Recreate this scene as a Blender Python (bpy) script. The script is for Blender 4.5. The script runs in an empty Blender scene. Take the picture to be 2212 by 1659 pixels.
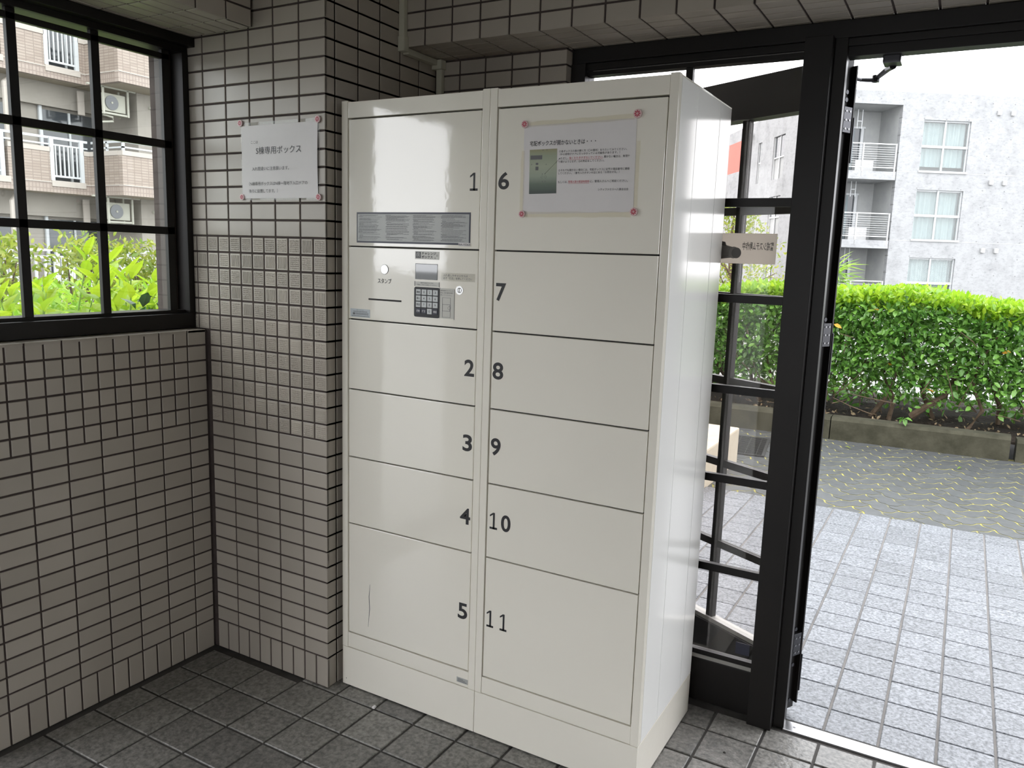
import bpy, bmesh, math, random
from mathutils import Vector, Matrix
random.seed(7)
sc = bpy.context.scene
COL = sc.collection

# ------------------------------------------------------------------ camera
cam_d = bpy.data.cameras.new('camera'); cam = bpy.data.objects.new('camera', cam_d); COL.objects.link(cam)
cam_d.sensor_fit = 'HORIZONTAL'; cam_d.sensor_width = 36.0
cam_d.lens = 1709.796 * 36.0 / 2212.0
cam_d.clip_start = .02; cam_d.clip_end = 300
_r = Vector((.867258, .496810, .032299)); _u = Vector((-.106876, .122420, .986707)); _f = Vector((-.486252, .859182, -.159267))
_m = Matrix.Identity(4)
for i in range(3):
    _m[i][0] = _r[i]; _m[i][1] = _u[i]; _m[i][2] = -_f[i]
_m[0][3], _m[1][3], _m[2][3] = 1.61856, -1.74268, 1.36667
cam.matrix_world = _m
sc.camera = cam

# ------------------------------------------------------------------ overcast sky, exposure
world = bpy.data.worlds.new('overcast_sky'); sc.world = world; world.use_nodes = True
_bg = world.node_tree.nodes['Background']
_bg.inputs[0].default_value = (.95, .965, 1.0, 1); _bg.inputs[1].default_value = 3.25
sc.view_settings.view_transform = 'Standard'; sc.view_settings.look = 'None'
sc.view_settings.exposure = .75; sc.view_settings.gamma = 1.0; sc.view_settings.use_curve_mapping = False
try:
    sc.cycles.use_denoising = True; sc.cycles.max_bounces = 10; sc.cycles.transparent_max_bounces = 24
    sc.cycles.diffuse_bounces = 6
except Exception: pass

# ------------------------------------------------------------------ helpers
def link(o, parent=None):
    COL.objects.link(o)
    if parent is not None: o.parent = parent
    return o
def tag(o, label=None, cat=None, group=None, kind=None):
    if label: o['label'] = label
    if cat: o['category'] = cat
    if group: o['group'] = group
    if kind: o['kind'] = kind
    return o
def empty(name, loc=(0, 0, 0), rz=0.0, **kw):
    o = bpy.data.objects.new(name, None); o.empty_display_size = .05
    o.location = loc; o.rotation_euler = (0, 0, rz); COL.objects.link(o); return tag(o, **kw)
def inst(name, me, parent=None, loc=(0, 0, 0), rot=None, scale=None):
    o = bpy.data.objects.new(name, me); o.location = loc
    if rot: o.rotation_euler = rot
    if scale: o.scale = scale
    return link(o, parent)

class MB:
    """collects shapes into one mesh"""
    def __init__(s): s.v = []; s.f = []; s.mi = []; s.cur = 0
    def add(s, vs, fs):
        b = len(s.v); s.v += [tuple(v) for v in vs]
        s.f += [tuple(i + b for i in f) for f in fs]; s.mi += [s.cur] * len(fs); return s
    def box(s, x0, x1, y0, y1, z0, z1):
        return s.add([(x0, y0, z0), (x1, y0, z0), (x1, y1, z0), (x0, y1, z0), (x0, y0, z1), (x1, y0, z1), (x1, y1, z1), (x0, y1, z1)],
                     [(0, 3, 2, 1), (4, 5, 6, 7), (0, 1, 5, 4), (1, 2, 6, 5), (2, 3, 7, 6), (3, 0, 4, 7)])
    def obox(s, c, hx, hy, hz, m):
        vs = []
        for dz in (-1, 1):
            for dx, dy in ((-1, -1), (1, -1), (1, 1), (-1, 1)): vs.append(Vector(c) + m @ Vector((dx * hx, dy * hy, dz * hz)))
        return s.add(vs, [(0, 3, 2, 1), (4, 5, 6, 7), (0, 1, 5, 4), (1, 2, 6, 5), (2, 3, 7, 6), (3, 0, 4, 7)])
    def prism(s, pts, z0, z1, axis='z'):
        n = len(pts)
        def P(a, b, c): return {'z': (a, b, c), 'y': (a, c, b), 'x': (c, a, b)}[axis]
        vs = [P(a, b, z0) for a, b in pts] + [P(a, b, z1) for a, b in pts]
        fs = [tuple(range(n))[::-1], tuple(range(n, 2 * n))] + [(i, (i + 1) % n, n + (i + 1) % n, n + i) for i in range(n)]
        return s.add(vs, fs)
    def tube(s, pts, rad, n=6, caps=True):
        pts = [Vector(p) for p in pts]; rings = []
        if not hasattr(rad, '__len__'): rad = [rad] * len(pts)
        base = len(s.v); up = Vector((0, 0, 1)); vs = []
        for i, p in enumerate(pts):
            t = (pts[min(i + 1, len(pts) - 1)] - pts[max(i - 1, 0)])
            t = t.normalized() if t.length > 1e-9 else Vector((0, 0, 1))
            a = t.cross(up if abs(t.z) < .95 else Vector((1, 0, 0))).normalized(); b = t.cross(a)
            for k in range(n):
                an = 2 * math.pi * k / n
                vs.append(p + (a * math.cos(an) + b * math.sin(an)) * rad[i])
        fs = []
        for i in range(len(pts) - 1):
            for k in range(n):
                k2 = (k + 1) % n; fs.append((i * n + k, i * n + k2, (i + 1) * n + k2, (i + 1) * n + k))
        if caps: fs += [tuple(range(n))[::-1], tuple(range((len(pts) - 1) * n, len(pts) * n))]
        return s.add(vs, fs)
    def cyl(s, c, r, d, axis='y', n=24, r2=None):
        c = Vector(c); ax = {'x': Vector((1, 0, 0)), 'y': Vector((0, 1, 0)), 'z': Vector((0, 0, 1))}[axis]
        return s.tube([c, c + ax * d], [r, r if r2 is None else r2], n)
    def quad(s, a, b, c, d): return s.add([a, b, c, d], [(0, 1, 2, 3)])
    def mesh(s, name, mats, smooth=False, bevel=0, seg=2):
        me = bpy.data.meshes.new(name); me.from_pydata(s.v, [], s.f)
        if not isinstance(mats, (list, tuple)): mats = [mats]
        for m in mats: me.materials.append(m)
        if len(mats) > 1: me.polygons.foreach_set('material_index', s.mi)
        bm = bmesh.new(); bm.from_mesh(me); bmesh.ops.recalc_face_normals(bm, faces=bm.faces)
        if bevel:
            es = [e for e in bm.edges if len(e.link_faces) == 2 and e.calc_face_angle(0) > .6]
            bmesh.ops.bevel(bm, geom=es, offset=bevel, segments=seg, affect='EDGES', profile=.6, clamp_overlap=True)
        bm.to_mesh(me); bm.free()
        if smooth: me.polygons.foreach_set('use_smooth', [True] * len(me.polygons))
        me.update(); return me
    def obj(s, name, mats, parent=None, **kw): return inst(name, s.mesh(name, mats, **kw), parent)

def bx(name, m, parent, *a, bevel=0, **kw): return MB().box(*a).obj(name, m, parent, bevel=bevel, **kw)

# ------------------------------------------------------------------ materials
def new_mat(name):
    m = bpy.data.materials.new(name); m.use_nodes = True
    nt = m.node_tree; return m, nt, nt.nodes, nt.links, nt.nodes['Principled BSDF']
def mat(name, col, rough=.5, spec=.5, metal=0, rand=0, noise=None, col2=None, bump=None, coat=0, alpha=None, nf=(.35, .65)):
    """procedural principled material: colour varied by noise (scale) towards col2, per-object random, bump (scale, strength)"""
    m, nt, N, L, p = new_mat(name)
    p.inputs['Roughness'].default_value = rough; p.inputs['Metallic'].default_value = metal
    p.inputs['Specular IOR Level'].default_value = spec
    if coat: p.inputs['Coat Weight'].default_value = coat; p.inputs['Coat Roughness'].default_value = .04
    src = None
    tc = N.new('ShaderNodeTexCoord'); vec = tc.outputs['Object']
    if noise or bump or rand:
        oi = N.new('ShaderNodeObjectInfo'); ad = N.new('ShaderNodeVectorMath'); ad.operation = 'MULTIPLY_ADD'
        L.new(oi.outputs['Random'], ad.inputs[0]); ad.inputs[1].default_value = (37, 53, 71); L.new(vec, ad.inputs[2]); vec = ad.outputs[0]
    if noise:
        nz = N.new('ShaderNodeTexNoise'); nz.inputs['Scale'].default_value = noise; nz.inputs['Detail'].default_value = 6; nz.inputs['Roughness'].default_value = .65
        L.new(vec, nz.inputs['Vector'])
        rp = N.new('ShaderNodeValToRGB'); rp.color_ramp.elements[0].position = nf[0]; rp.color_ramp.elements[1].position = nf[1]
        rp.color_ramp.elements[0].color = (*col, 1); rp.color_ramp.elements[1].color = (*(col2 or col), 1)
        L.new(nz.outputs['Fac'], rp.inputs[0]); src = rp.outputs[0]
    if rand:
        hs = N.new('ShaderNodeHueSaturation'); mr = N.new('ShaderNodeMapRange')
        mr.inputs[3].default_value = 1 - rand; mr.inputs[4].default_value = 1 + rand
        L.new(oi.outputs['Random'], mr.inputs[0]); L.new(mr.outputs[0], hs.inputs['Value'])
        if src: L.new(src, hs.inputs['Color'])
        else: hs.inputs['Color'].default_value = (*col, 1)
        src = hs.outputs[0]
    if src: L.new(src, p.inputs['Base Color'])
    else: p.inputs['Base Color'].default_value = (*col, 1)
    if bump:
        nb = N.new('ShaderNodeTexNoise'); nb.inputs['Scale'].default_value = bump[0]; nb.inputs['Detail'].default_value = 4
        L.new(vec, nb.inputs['Vector']); b = N.new('ShaderNodeBump'); b.inputs['Strength'].default_value = bump[1]
        b.inputs['Distance'].default_value = bump[2] if len(bump) > 2 else .01
        L.new(nb.outputs['Fac'], b.inputs['Height']); L.new(b.outputs[0], p.inputs['Normal'])
    return m
def glass(name, tint=(.97, .99, .98), refl=1.0):
    m, nt, N, L, p = new_mat(name); N.remove(p); out = N['Material Output']
    t = N.new('ShaderNodeBsdfTransparent'); t.inputs[0].default_value = (*tint, 1)
    g = N.new('ShaderNodeBsdfGlossy'); g.inputs['Roughness'].default_value = 0.0; g.inputs['Color'].default_value = (refl, refl, refl, 1)
    lw = N.new('ShaderNodeLayerWeight'); pw = N.new('ShaderNodeMath'); pw.operation = 'POWER'; pw.inputs[1].default_value = 5
    L.new(lw.outputs['Facing'], pw.inputs[0]); ma = N.new('ShaderNodeMath'); ma.operation = 'MULTIPLY_ADD'
    ma.inputs[1].default_value = .96; ma.inputs[2].default_value = .04; L.new(pw.outputs[0], ma.inputs[0])
    mx = N.new('ShaderNodeMixShader'); L.new(ma.outputs[0], mx.inputs[0]); L.new(t.outputs[0], mx.inputs[1]); L.new(g.outputs[0], mx.inputs[2])
    L.new(mx.outputs[0], out.inputs[0]); return m
def leaf_mat(name, c1, c2, rough=.35, trans=.45, scale=9.0):
    m, nt, N, L, p = new_mat(name); out = N['Material Output']
    oi = N.new('ShaderNodeObjectInfo'); geo = N.new('ShaderNodeNewGeometry'); nz = N.new('ShaderNodeTexWhiteNoise')
    nz.noise_dimensions = '1D'; ad = N.new('ShaderNodeMath'); ad.operation = 'ADD'
    L.new(geo.outputs['Random Per Island'], ad.inputs[0]); L.new(oi.outputs['Random'], ad.inputs[1]); L.new(ad.outputs[0], nz.inputs['W'])
    rp = N.new('ShaderNodeValToRGB'); rp.color_ramp.elements[0].color = (*c1, 1); rp.color_ramp.elements[1].color = (*c2, 1)
    L.new(nz.outputs['Value'], rp.inputs[0]); L.new(rp.outputs[0], p.inputs['Base Color'])
    p.inputs['Roughness'].default_value = rough
    tr = N.new('ShaderNodeBsdfTranslucent'); L.new(rp.outputs[0], tr.inputs[0])
    mx = N.new('ShaderNodeMixShader'); mx.inputs[0].default_value = trans
    L.new(p.outputs[0], mx.inputs[1]); L.new(tr.outputs[0], mx.inputs[2]); L.new(mx.outputs[0], out.inputs[0]); return m
def brick_mat(name, c1, c2, mortar, w, h, gap, axis):
    """far-away small facing tiles: too small to pick apart"""
    m, nt, N, L, p = new_mat(name); tc = N.new('ShaderNodeTexCoord'); sp = N.new('ShaderNodeSeparateXYZ'); cb = N.new('ShaderNodeCombineXYZ')
    L.new(tc.outputs['Object'], sp.inputs[0]); L.new(sp.outputs[axis], cb.inputs[0]); L.new(sp.outputs['Z'], cb.inputs[1])
    b = N.new('ShaderNodeTexBrick'); b.offset = 0; b.inputs['Color1'].default_value = (*c1, 1); b.inputs['Color2'].default_value = (*c2, 1)
    b.inputs['Mortar'].default_value = (*mortar, 1); b.inputs['Scale'].default_value = 1; b.inputs['Mortar Size'].default_value = gap
    b.inputs['Brick Width'].default_value = w; b.inputs['Row Height'].default_value = h; b.inputs['Bias'].default_value = 0
    L.new(cb.outputs[0], b.inputs[0]); L.new(b.outputs[0], p.inputs['Base Color']); p.inputs['Roughness'].default_value = .6
    return m

K = {}
K['tile'] = mat('greige_ceramic_tile', (.385, .348, .298), .34, .5, rand=.07, noise=3, col2=(.41, .372, .32), bump=(160, .05, .002))
K['relief'] = mat('textured_ceramic_tile', (.42, .38, .325), .33, .5, rand=.10, noise=4, col2=(.445, .405, .347))
K['grout'] = mat('dark_brown_grout', (.055, .043, .040), .9, .2, noise=14, col2=(.080, .064, .059))
K['floor_tile'] = mat('slate_floor_tile', (0.09775, 0.0952, 0.08925), .36, .5, rand=.28, noise=75, col2=(0.255, 0.2448, 0.2253), bump=(70, .6, .004))
K['porch_tile'] = mat('porch_slate_tile', (.055, .06, .068), .33, .42, rand=.12, noise=95, col2=(.21, .22, .24), bump=(85, .9, .005), nf=(.36, .62))
K['floor_grout'] = mat('floor_grout', (.055, .052, .05), .9, .2, noise=8, col2=(.09, .085, .08))
K['porch_grout'] = mat('porch_grout', (.13, .125, .12), .9, .2, noise=8, col2=(.18, .17, .16))
K['plaster'] = mat('ceiling_plaster', (.42, .40, .36), .8, .3, noise=6, col2=(.46, .44, .40))
K['bronze'] = mat('dark_bronze_aluminium', (.006, .005, .0046), .42, .28, noise=3, col2=(.010, .008, .007))
K['bronze2'] = mat('bronze_track_brown', (.05, .036, .03), .5, .4)
K['bead'] = mat('lit_glazing_bead', (.30, .29, .27), .4, .5)  # paler than the bronze frame: reflected daylight put into the colour
K['steel'] = mat('stainless_steel', (.62, .62, .63), .28, .5, metal=1, bump=(300, .03, .001))
K['hinge'] = mat('dark_hinge_metal', (.06, .06, .065), .35, .5, metal=1)
K['screw'] = mat('screw_head', (.25, .25, .26), .35, .5, metal=1)
K['glass'] = glass('clear_glass')
K['glass_door'] = glass('faintly_bronze_glass', (.988, .978, .972))
K['paint'] = mat('ivory_locker_paint', (.86, .825, .735), .06, .95, noise=1.2, col2=(.88, .845, .755), bump=(26, .05, .004))
K['paint_daylit'] = mat('ivory_daylit_side_paint', (.86, .86, .84), .12, .32, noise=1.2, col2=(.88, .88, .86))  # locker ivory made whiter, cool door daylight put into the colour
K['gap'] = mat('locker_gap_dark', (.035, .033, .03), .7, .3)
K['ink'] = mat('dark_grey_print', (.035, .035, .038), .5, .4)
K['ink_soft'] = mat('soft_grey_print', (.16, .16, .165), .6, .3)
K['ink_red'] = mat('red_print', (.50, .10, .12), .6, .3)
K['white_print'] = mat('white_print', (.7, .7, .7), .5, .3)
K['paper'] = mat('white_paper', (.70, .675, .67), .5, .4, noise=7, col2=(.73, .705, .70))
K['film'] = glass('laminate_film', (.95, .95, .94), .45)
K['tape'] = glass('yellowed_clear_tape', (.965, .95, .90), 1.0)
K['pink'] = mat('pale_pink_plastic', (.72, .52, .52), .3, .5)
K['petal'] = mat('red_flower_print', (.55, .06, .10), .45, .4)
K['plate'] = mat('grey_label_plate', (.40, .41, .40), .3, .5, noise=5, col2=(.43, .44, .42))
K['navy'] = mat('navy_plate_border', (.022, .024, .045), .35, .5)
K['key'] = mat('light_grey_key', (.60, .62, .62), .4, .5)
K['screen'] = mat('black_display_glass', (.02, .03, .03), .03, .8, coat=1)
K['button'] = mat('brushed_steel_button', (.75, .75, .75), .3, .5, metal=1)
K['duct'] = mat('cream_plastic_duct', (.50, .49, .40), .45, .4)
K['concrete'] = mat('stained_raw_concrete', (0.2957, 0.3013, 0.3041), .8, .3, noise=1.6, col2=(0.2065, 0.2093, 0.212), nf=(.45, .80))
def add_tie_holes(m):
    nt = m.node_tree; N, L = nt.nodes, nt.links; p = N['Principled BSDF']; src = p.inputs['Base Color'].links[0].from_socket
    tc = N.new('ShaderNodeTexCoord'); fr = N.new('ShaderNodeVectorMath'); fr.operation = 'FRACTION'; sc_ = N.new('ShaderNodeVectorMath'); sc_.operation = 'MULTIPLY_ADD'
    sc_.inputs[1].default_value = (1 / .95, 1 / .95, 1 / .70); sc_.inputs[2].default_value = (.37, .37, .2); L.new(tc.outputs['Object'], sc_.inputs[0]); L.new(sc_.outputs[0], fr.inputs[0])
    sp = N.new('ShaderNodeSeparateXYZ'); L.new(fr.outputs[0], sp.inputs[0]); cb = N.new('ShaderNodeCombineXYZ'); L.new(sp.outputs['X'], cb.inputs[0]); L.new(sp.outputs['Z'], cb.inputs[1])
    ds = N.new('ShaderNodeVectorMath'); ds.operation = 'DISTANCE'; ds.inputs[1].default_value = (.5, .5, 0); L.new(cb.outputs[0], ds.inputs[0])
    lt = N.new('ShaderNodeMath'); lt.operation = 'LESS_THAN'; lt.inputs[1].default_value = .032; L.new(ds.outputs['Value'], lt.inputs[0])
    nz = N.new('ShaderNodeTexNoise'); nz.inputs['Scale'].default_value = 5; nz.inputs['Detail'].default_value = 8; nz.inputs['Roughness'].default_value = .75
    st = N.new('ShaderNodeMapping'); st.inputs['Scale'].default_value = (1, 1, 2.2); L.new(tc.outputs['Object'], st.inputs[0]); L.new(st.outputs[0], nz.inputs['Vector'])
    rp = N.new('ShaderNodeValToRGB'); rp.color_ramp.elements[0].position = .50; rp.color_ramp.elements[0].color = (1, 1, 1, 1); rp.color_ramp.elements[1].position = .72; rp.color_ramp.elements[1].color = (.62, .63, .64, 1); L.new(nz.outputs['Fac'], rp.inputs[0])
    mu = N.new('ShaderNodeMix'); mu.data_type = 'RGBA'; mu.blend_type = 'MULTIPLY'; mu.inputs[0].default_value = 1; L.new(src, mu.inputs[6]); L.new(rp.outputs[0], mu.inputs[7])
    mx = N.new('ShaderNodeMix'); mx.data_type = 'RGBA'; mx.inputs[7].default_value = (.17, .17, .17, 1); L.new(lt.outputs[0], mx.inputs[0]); L.new(mu.outputs[2], mx.inputs[6]); L.new(mx.outputs[2], p.inputs['Base Color'])
add_tie_holes(K['concrete'])
K['concrete_in'] = mat('smooth_grey_concrete', (0.3024, 0.3096, 0.3096), .8, .3, noise=2, col2=(0.3456, 0.3528, 0.3456))
K['white_metal'] = mat('white_painted_metal', (0.4464, 0.4608, 0.468), .4, .4)
K['steel_rail'] = mat('galvanised_rail', (.50, .51, .51), .4, .4, metal=.3)
K['curtain'] = mat('pale_blue_curtain', (0.1866, 0.2229, 0.2333), .8, .2, noise=5, col2=(0.2281, 0.2644, 0.2696))
K['dark_win'] = mat('dark_window_glass', (.045, .05, .055), .08, .6)
K['red_wall'] = mat('red_painted_wall', (0.4464, 0.1224, 0.0936), .7, .3)
K['vent'] = mat('white_vent_cap', (0.432, 0.432, 0.4262), .4, .4)
K['ac'] = mat('cream_air_conditioner', (0.3672, 0.3611, 0.306), .5, .4)
K['greige_wall'] = mat('greige_render', (0.2693, 0.2479, 0.2173), .8, .3, noise=2, col2=(0.2938, 0.2693, 0.2387))
K['slab'] = mat('beige_slab_paint', (0.3182, 0.2815, 0.2203), .8, .3)
K['cap'] = mat('beige_cap', (0.3794, 0.3427, 0.306), .7, .3)
K['brick_y'] = brick_mat('beige_facing_tile', (0.306, 0.255, 0.2142), (0.255, 0.204, 0.1683), (0.1938, 0.153, 0.1275), .21, .07, .010, 'Y')
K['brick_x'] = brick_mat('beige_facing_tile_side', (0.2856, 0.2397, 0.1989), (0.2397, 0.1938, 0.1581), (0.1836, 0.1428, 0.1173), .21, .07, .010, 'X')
K['brick_v'] = brick_mat('beige_soldier_tile', (0.306, 0.255, 0.2193), (0.2754, 0.2244, 0.1887), (0.2142, 0.1683, 0.1428), .09, .125, .012, 'Y')
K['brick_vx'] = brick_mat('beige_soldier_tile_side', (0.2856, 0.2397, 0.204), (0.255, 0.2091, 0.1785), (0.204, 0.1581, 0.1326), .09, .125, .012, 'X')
K['kerb'] = mat('mossy_concrete_kerb', (0.0257, 0.02448, 0.01346), .85, .3, noise=7, col2=(0.05202, 0.04896, 0.03182), bump=(60, .4, .004))
K['paver'] = mat('grey_interlocking_paver', (0.05134, 0.05465, 0.0563), .45, .40, rand=.10, noise=24, col2=(0.07286, 0.07618, 0.07783), bump=(80, .3, .003))
K['moss'] = mat('mossy_joint_sand', (.30, .27, .07), .95, .2, noise=5, col2=(.13, .13, .09))
K['soil'] = mat('dark_soil_litter', (0.0132, 0.0096, 0.0072), .95, .2, noise=30, col2=(0.039, 0.0276, 0.0204), bump=(60, .8, .02))
K['asphalt'] = mat('pale_asphalt', (0.2025, 0.2025, 0.1958), .9, .3, noise=20, col2=(0.243, 0.243, 0.2363))
K['grate'] = mat('dark_drain_grate', (.06, .06, .06), .5, .4, metal=.6)
K['stone'] = mat('beige_stone', (0.36, 0.3168, 0.2448), .75, .3, noise=12, col2=(0.4032, 0.36, 0.288))
K['bark'] = mat('brown_bark', (.075, .05, .033), .9, .2, noise=20, col2=(.13, .095, .065))
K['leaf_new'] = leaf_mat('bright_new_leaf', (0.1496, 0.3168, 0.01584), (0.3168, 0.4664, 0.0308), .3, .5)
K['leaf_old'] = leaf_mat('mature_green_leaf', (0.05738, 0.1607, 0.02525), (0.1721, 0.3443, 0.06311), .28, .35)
K['leaf_win'] = leaf_mat('large_fresh_leaf', (0.1872, 0.3276, 0.0117), (0.3588, 0.468, 0.0234), .3, .55)
K['leaf_dark'] = leaf_mat('dark_glossy_leaf', (0.016, 0.056, 0.0096), (0.048, 0.136, 0.024), .2, .25)
K['leaf_yel'] = leaf_mat('yellow_green_leaf', (0.1275, 0.21, 0.0225), (0.315, 0.3375, 0.045), .4, .5)
K['leaf_orange'] = leaf_mat('orange_fallen_leaf', (.62, .30, .03), (.70, .36, .05), .5, .3)
K['stk'] = leaf_mat('pale_sticker_back', (.72, .68, .63), (.72, .68, .63), .5, .65)
K['clear_label'] = mat('pale_clear_label', (.56, .55, .50), .25, .6)
K['blue_label'] = mat('pale_blue_label', (.48, .52, .54), .3, .5)
K['stk_grey'] = mat('sticker_camera_grey', (.16, .15, .14), .5, .3)
K['stk_mid'] = mat('sticker_camera_body', (.26, .245, .225), .5, .3)

# ------------------------------------------------------------------ lettering
_fc = {}
def text_mesh(body, bold=0.0):
    key = (body, bold)
    if key not in _fc:
        cu = bpy.data.curves.new('lettering', 'FONT'); cu.body = body; cu.resolution_u = 8 if len(body) == 1 else 2; cu.offset = bold; cu.size = 1
        ob = bpy.data.objects.new('lettering', cu); me = bpy.data.meshes.new_from_object(ob)
        bpy.data.objects.remove(ob); bpy.data.curves.remove(cu)
        _fc[key] = ([tuple(v.co) for v in me.vertices], [tuple(p.vertices) for p in me.polygons]); bpy.data.meshes.remove(me)
    return _fc[key]
def text(mb, body, x0, x1, z0, z1, y, bold=0.0, mirror=False, slope=0.0):
    """fits flat lettering into a box on a plane facing -y"""
    vs, fs = text_mesh(body, bold)
    if not vs: return mb
    ax0 = min(v[0] for v in vs); ax1 = max(v[0] for v in vs); ay0 = min(v[1] for v in vs); ay1 = max(v[1] for v in vs)
    sx = (x1 - x0) / max(ax1 - ax0, 1e-6); sz = (z1 - z0) / max(ay1 - ay0, 1e-6)
    if mirror: return mb.add([(x1 - (v[0] - ax0) * sx, y, z0 + (v[1] - ay0) * sz) for v in vs], fs)
    return mb.add([(x0 + (v[0] - ax0) * sx, y, z0 + (v[1] - ay0) * sz + slope * (v[0] - ax0) * sx) for v in vs], fs)
def text_obj(name, parent, m, body, x0, x1, z0, z1, y, **kw):
    return text(MB(), body, x0, x1, z0, z1, y, **kw).obj(name, m, parent)
def text_w(body, bold=0):
    vs, fs = text_mesh(body, bold); return max(v[0] for v in vs) - min(v[0] for v in vs)

# ================================================================== THE SETTING: tiled room
TJ = .0029          # half joint
TT = .008           # tile thickness
_tm = {}
def tile_mesh(w, h, m, relief=None):
    """one wall tile, chamfered edges; local x = width, z = height, front faces -y at y=0"""
    key = (round(w, 4), round(h, 4), m.name, relief)
    if key in _tm: return _tm[key]
    mb = MB(); c = .0012; x, z = w / 2, h / 2
    def ring(dx, dz, y): return [(-dx, y, -dz), (dx, y, -dz), (dx, y, dz), (-dx, y, dz)]
    vs = ring(x, z, TT) + ring(x, z, c) + ring(x - c, z - c, 0)
    fs = [(i, (i + 1) % 4, 4 + (i + 1) % 4, 4 + i) for i in range(4)] + [(4 + i, 4 + (i + 1) % 4, 8 + (i + 1) % 4, 8 + i) for i in range(4)] + [(8, 9, 10, 11)]
    mb.add(vs, fs)
    if relief is not None:
        n = 6; a, b = (w - .008) / n, (h - .008) / n; d = .0016
        nx, nz = {'grid': (n, n), 'rib_v': (n, 1), 'rib_h': (1, n)}[relief]
        a, b = (w - .008) / nx, (h - .008) / nz
        for i in range(nx):
            for j in range(nz):
                x0, z0 = -w / 2 + .004 + i * a, -h / 2 + .004 + j * b
                g = .12; r = .34 if relief == 'grid' else .3
                ga, gb = (g * a, g * b) if relief == 'grid' else ((g * a, .0005) if relief == 'rib_v' else (.0005, g * b))
                ra, rb = (r * a, r * b) if relief == 'grid' else ((r * a, .002) if relief == 'rib_v' else (.002, r * b))
                lo = [(x0 + ga, 0, z0 + gb), (x0 + a - ga, 0, z0 + gb), (x0 + a - ga, 0, z0 + b - gb), (x0 + ga, 0, z0 + b - gb)]
                hi = [(x0 + ra, -d, z0 + rb), (x0 + a - ra, -d, z0 + rb), (x0 + a - ra, -d, z0 + b - rb), (x0 + ra, -d, z0 + b - rb)]
                mb.add(lo + hi, [(i2, (i2 + 1) % 4, 4 + (i2 + 1) % 4, 4 + i2) for i2 in range(4)] + [(4, 5, 6, 7)])
    _tm[key] = mb.mesh('wall_tile', m); return _tm[key]
ROT = {'-y': (0, 0, 0), '+x': (0, 0, math.pi / 2), '-z': (math.pi / 2, 0, 0), '+z': (-math.pi / 2, 0, 0)}
def put_tile(parent, face, a, b, u0, u1, v0, v1, name='wall_tile', m=None, relief=None):
    """face -y at y=a : u=x v=z | face +x at x=a : u=y v=z | face -z at z=a : u=x v=y"""
    w, h = u1 - u0, v1 - v0
    if w < .004 or h < .004: return
    me = tile_mesh(w, h, m or K['tile'], relief); u, v = (u0 + u1) / 2, (v0 + v1) / 2
    loc = {'-y': (u, a, v), '+x': (a, u, v), '-z': (u, v, a), '+z': (u, v, a)}[face]
    return inst(name, me, parent, loc, ROT[face])
def struct(name, label, cat, mb, m, **kw):
    return tag(mb.obj(name, m, **kw), label, cat, kind='structure')
def cuts(start, pitch, n): return [start + pitch * i for i in range(n)]

G = .003            # grout sits this deep behind the tile faces
PX = .1010          # tile module across
# --- pillar between window and locker (faces -y at y=0)
pil = struct('wall_pillar', 'greige tiled pillar with a band of small embossed square tiles beside the lockers', 'wall',
             MB().box(-.76, -G, G, .70, 0, 2.40), K['grout'])
def row_z(k): return .1 + .05 * k + TJ, .1 + .05 * (k + 1) - TJ
edges = [0.0] + [-.0985 - PX * i for i in range(7)]
for k in range(-1, 45):
    z0, z1 = row_z(k) if k >= 0 else (.002, .1 - TJ)
    lim = -.5085 if k < 20 else -.745
    half = k == -1 or 14 <= k < 26
    es = [0.0]
    for i in range(7):
        j = -.0985 - PX * i
        if half: es += [j + PX / 2 - (.001 if i == 0 else 0), j]
        else: es.append(j)
    for e0, e1 in zip(es[:-1], es[1:]):
        x1 = e0 - (TJ if e0 < 0 else 0); x0 = e1 + TJ
        if x1 <= lim: break
        x0 = max(x0, lim)
        rel = None
        if 14 <= k < 26:
            rel = random.choice(['grid', 'grid', 'grid', 'rib_v' if k > 20 else 'rib_h'])
        put_tile(pil, '-y', 0, None, x0, x1, z0, z1, m=K['relief'] if rel else K['tile'], relief=rel)
# --- side of the pillar (faces +x at x=0)
ret = struct('wall_pillar_side', 'shaded tiled side of the pillar running back behind the lockers', 'wall', MB().box(-.02, -G, .004, .70, 0, 2.40), K['grout'])
js = [0.0, .0425, .1415, .2405, .3395, .4385, .534]
for k in range(-1, 45):
    z0, z1 = row_z(k) if k >= 0 else (.002, .1 - TJ)
    for i, (a, b) in enumerate(zip(js[:-1], js[1:])):
        if k < 30 and i > 1: continue
        put_tile(ret, '+x', 0, None, a + (TJ if a else .0005), b - TJ, z0, z1)
# --- recess wall behind the lockers (faces -y at y=.534)
bkw = struct('wall_back', 'dark tiled recess wall above and behind the lockers', 'wall', MB().box(-.02, .482, .537, .70, 0, 2.40), K['grout'])
js = [.004] + cuts(.094, .099, 4) + [.4845]
for k in range(28, 38):
    z0, z1 = row_z(k)
    for a, b in zip(js[:-1], js[1:]):
        put_tile(bkw, '-y', .534, None, a + TJ, b - (TJ if b < .48 else 0), z0, z1 - (.004 if k == 37 else 0))
for k in range(28, 38):
    z0, z1 = row_z(k); put_tile(bkw, '+x', .4845, None, .5345, .575, z0, z1 - (.004 if k == 37 else 0))
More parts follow.
